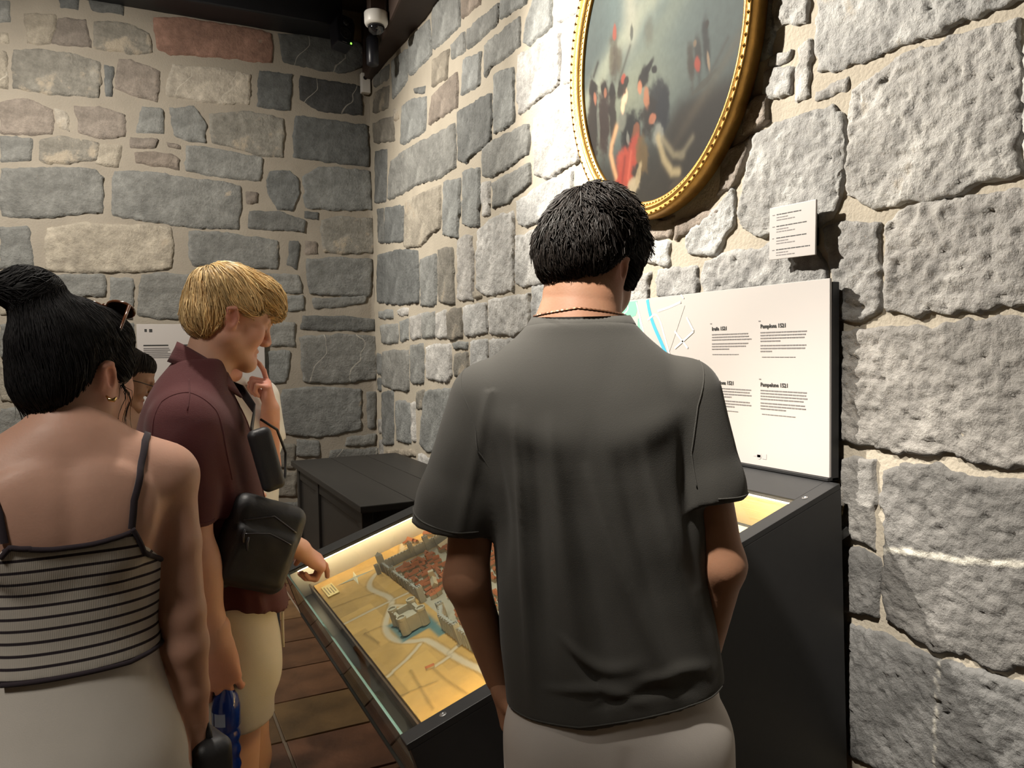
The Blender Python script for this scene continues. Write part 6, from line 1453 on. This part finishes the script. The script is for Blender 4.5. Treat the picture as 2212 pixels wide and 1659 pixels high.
Hx = Sdf(); hand_prims(Hx, align((.10, -.05, 1), (.75, -.66, 0), WR) @ T4((0, 0, 0), s=.92), 1, [(8, 16, 10), (70, 85, 45), (74, 88, 45), (74, 86, 45)], thumb=(34, 30)); Hx.cone(tuple(np.array(WR)-np.array([.006, .01, .03])), WR, .030, .028, .01)
Hy = Sdf(); hand_prims(Hy, align((-1, .2, 0), (0, -1, -.3), (.09, .15, 1.08)) @ T4((0, 0, 0), s=.92), 1, [(30, 30, 20)]*4)
V, Q = join(Bt.mesh(.007), Hd.mesh(.0035), Hx.mesh(.003), Hy.mesh(.004)); me = npmesh('body', V, Q); color_attr(me, 'tint', skin_tint(V, (.62, .32, .23), [((-.07, .15, 1.45), (.06, .06, .06), (.66, .25, .20), .6), (hp(HT, (0, .1, -.067)), (.022, .016, .012), (.42, .14, .12), .9)])); link('body', me, skin_mat('skin_ruddy'), wt)
St = Sdf(); St.loft([(.90, 0, 0, .185, .12, .12), (1.1, 0, 0, .18, .12, .12), (1.25, 0, 0, .185, .122, .122), (1.34, 0, -.008, .190, .112, .112), (1.40, 0, -.012, .145, .085, .09), (1.455, 0, -.014, .075, .06, .062)], .02, p=2.3, cap=.01)
St.cone((-.155, 0, 1.365), (-.145, .03, 1.25), .066, .066, .03); St.cone((.155, 0, 1.365), (.185, .0, 1.22), .066, .066, .03)
St.free(lambda P: np.maximum(np.where(np.abs(P[..., 0]) > .17, 1.235-P[..., 2], -1), .92-P[..., 2]), (-.4, -.4, .7), (.4, .4, 1.6), 'i', .003); St.free(lambda P: .004*np.sin(P[..., 0]*30+P[..., 2]*20)+.003*fbm(P[..., 0]*9, P[..., 1]*9, P[..., 2]*9, 17, 2), (-.4, -.4, .7), (.4, .4, 1.6), 'd')
V, Q = St.mesh(.0065); link('t_shirt', npmesh('t_shirt', V, Q), cloth('white_jersey', (.74, .71, .67)), wt)
Sq = Sdf(); Sq.loft([(.72, 0, 0, .175, .11, .11), (.85, 0, 0, .17, .11, .115), (.96, 0, 0, .155, .10, .10)], .02); Sq.cone((.088, 0, .8), (.09, .01, .55), .09, .085, .02); Sq.cone((-.088, 0, .8), (-.09, .01, .55), .09, .085, .02); Sq.free(lambda P: .52-P[..., 2], (-.4, -.4, .3), (.4, .4, 1.1), 'i', .003); V, Q = Sq.mesh(.008); link('shorts', npmesh('shorts', V, Q), cloth('navy_cotton', (.03, .035, .06)), wt)
for a in ((.085, -.02), (-.085, -.02)): shoe(wt, a, M_SHOE, M_SOLE)
Ht = Sdf(); Ht.ell((0, -.020, .046), (.078, .097, .084), .02, M=HT); Ht.ell((0, -.055, -.01), (.068, .05, .06), .03, M=HT); Ht.ell((0, .05, .074), (.062, .046, .044), .03, M=HT)
for x in (-1, 1): Ht.ell((x*.080, .012, -.012), (.022, .032, .036), .010, 's', M=HT)
V, Q = Ht.mesh(.005); roots = sample(V, Q, 1800, 43); ct = np.array(hp(HT, (0, -.07, .115))); S1 = strands(Ht, roots, lambda P: (P-ct)/np.linalg.norm(P-ct, axis=-1, keepdims=True), .04, 4, .0012, 45, lift=.002, jit=.2); hair_obj(wt, (V, Q), [(S1, 4)], (.06, .035, .02), hair_mat('brown_hair'), 5)
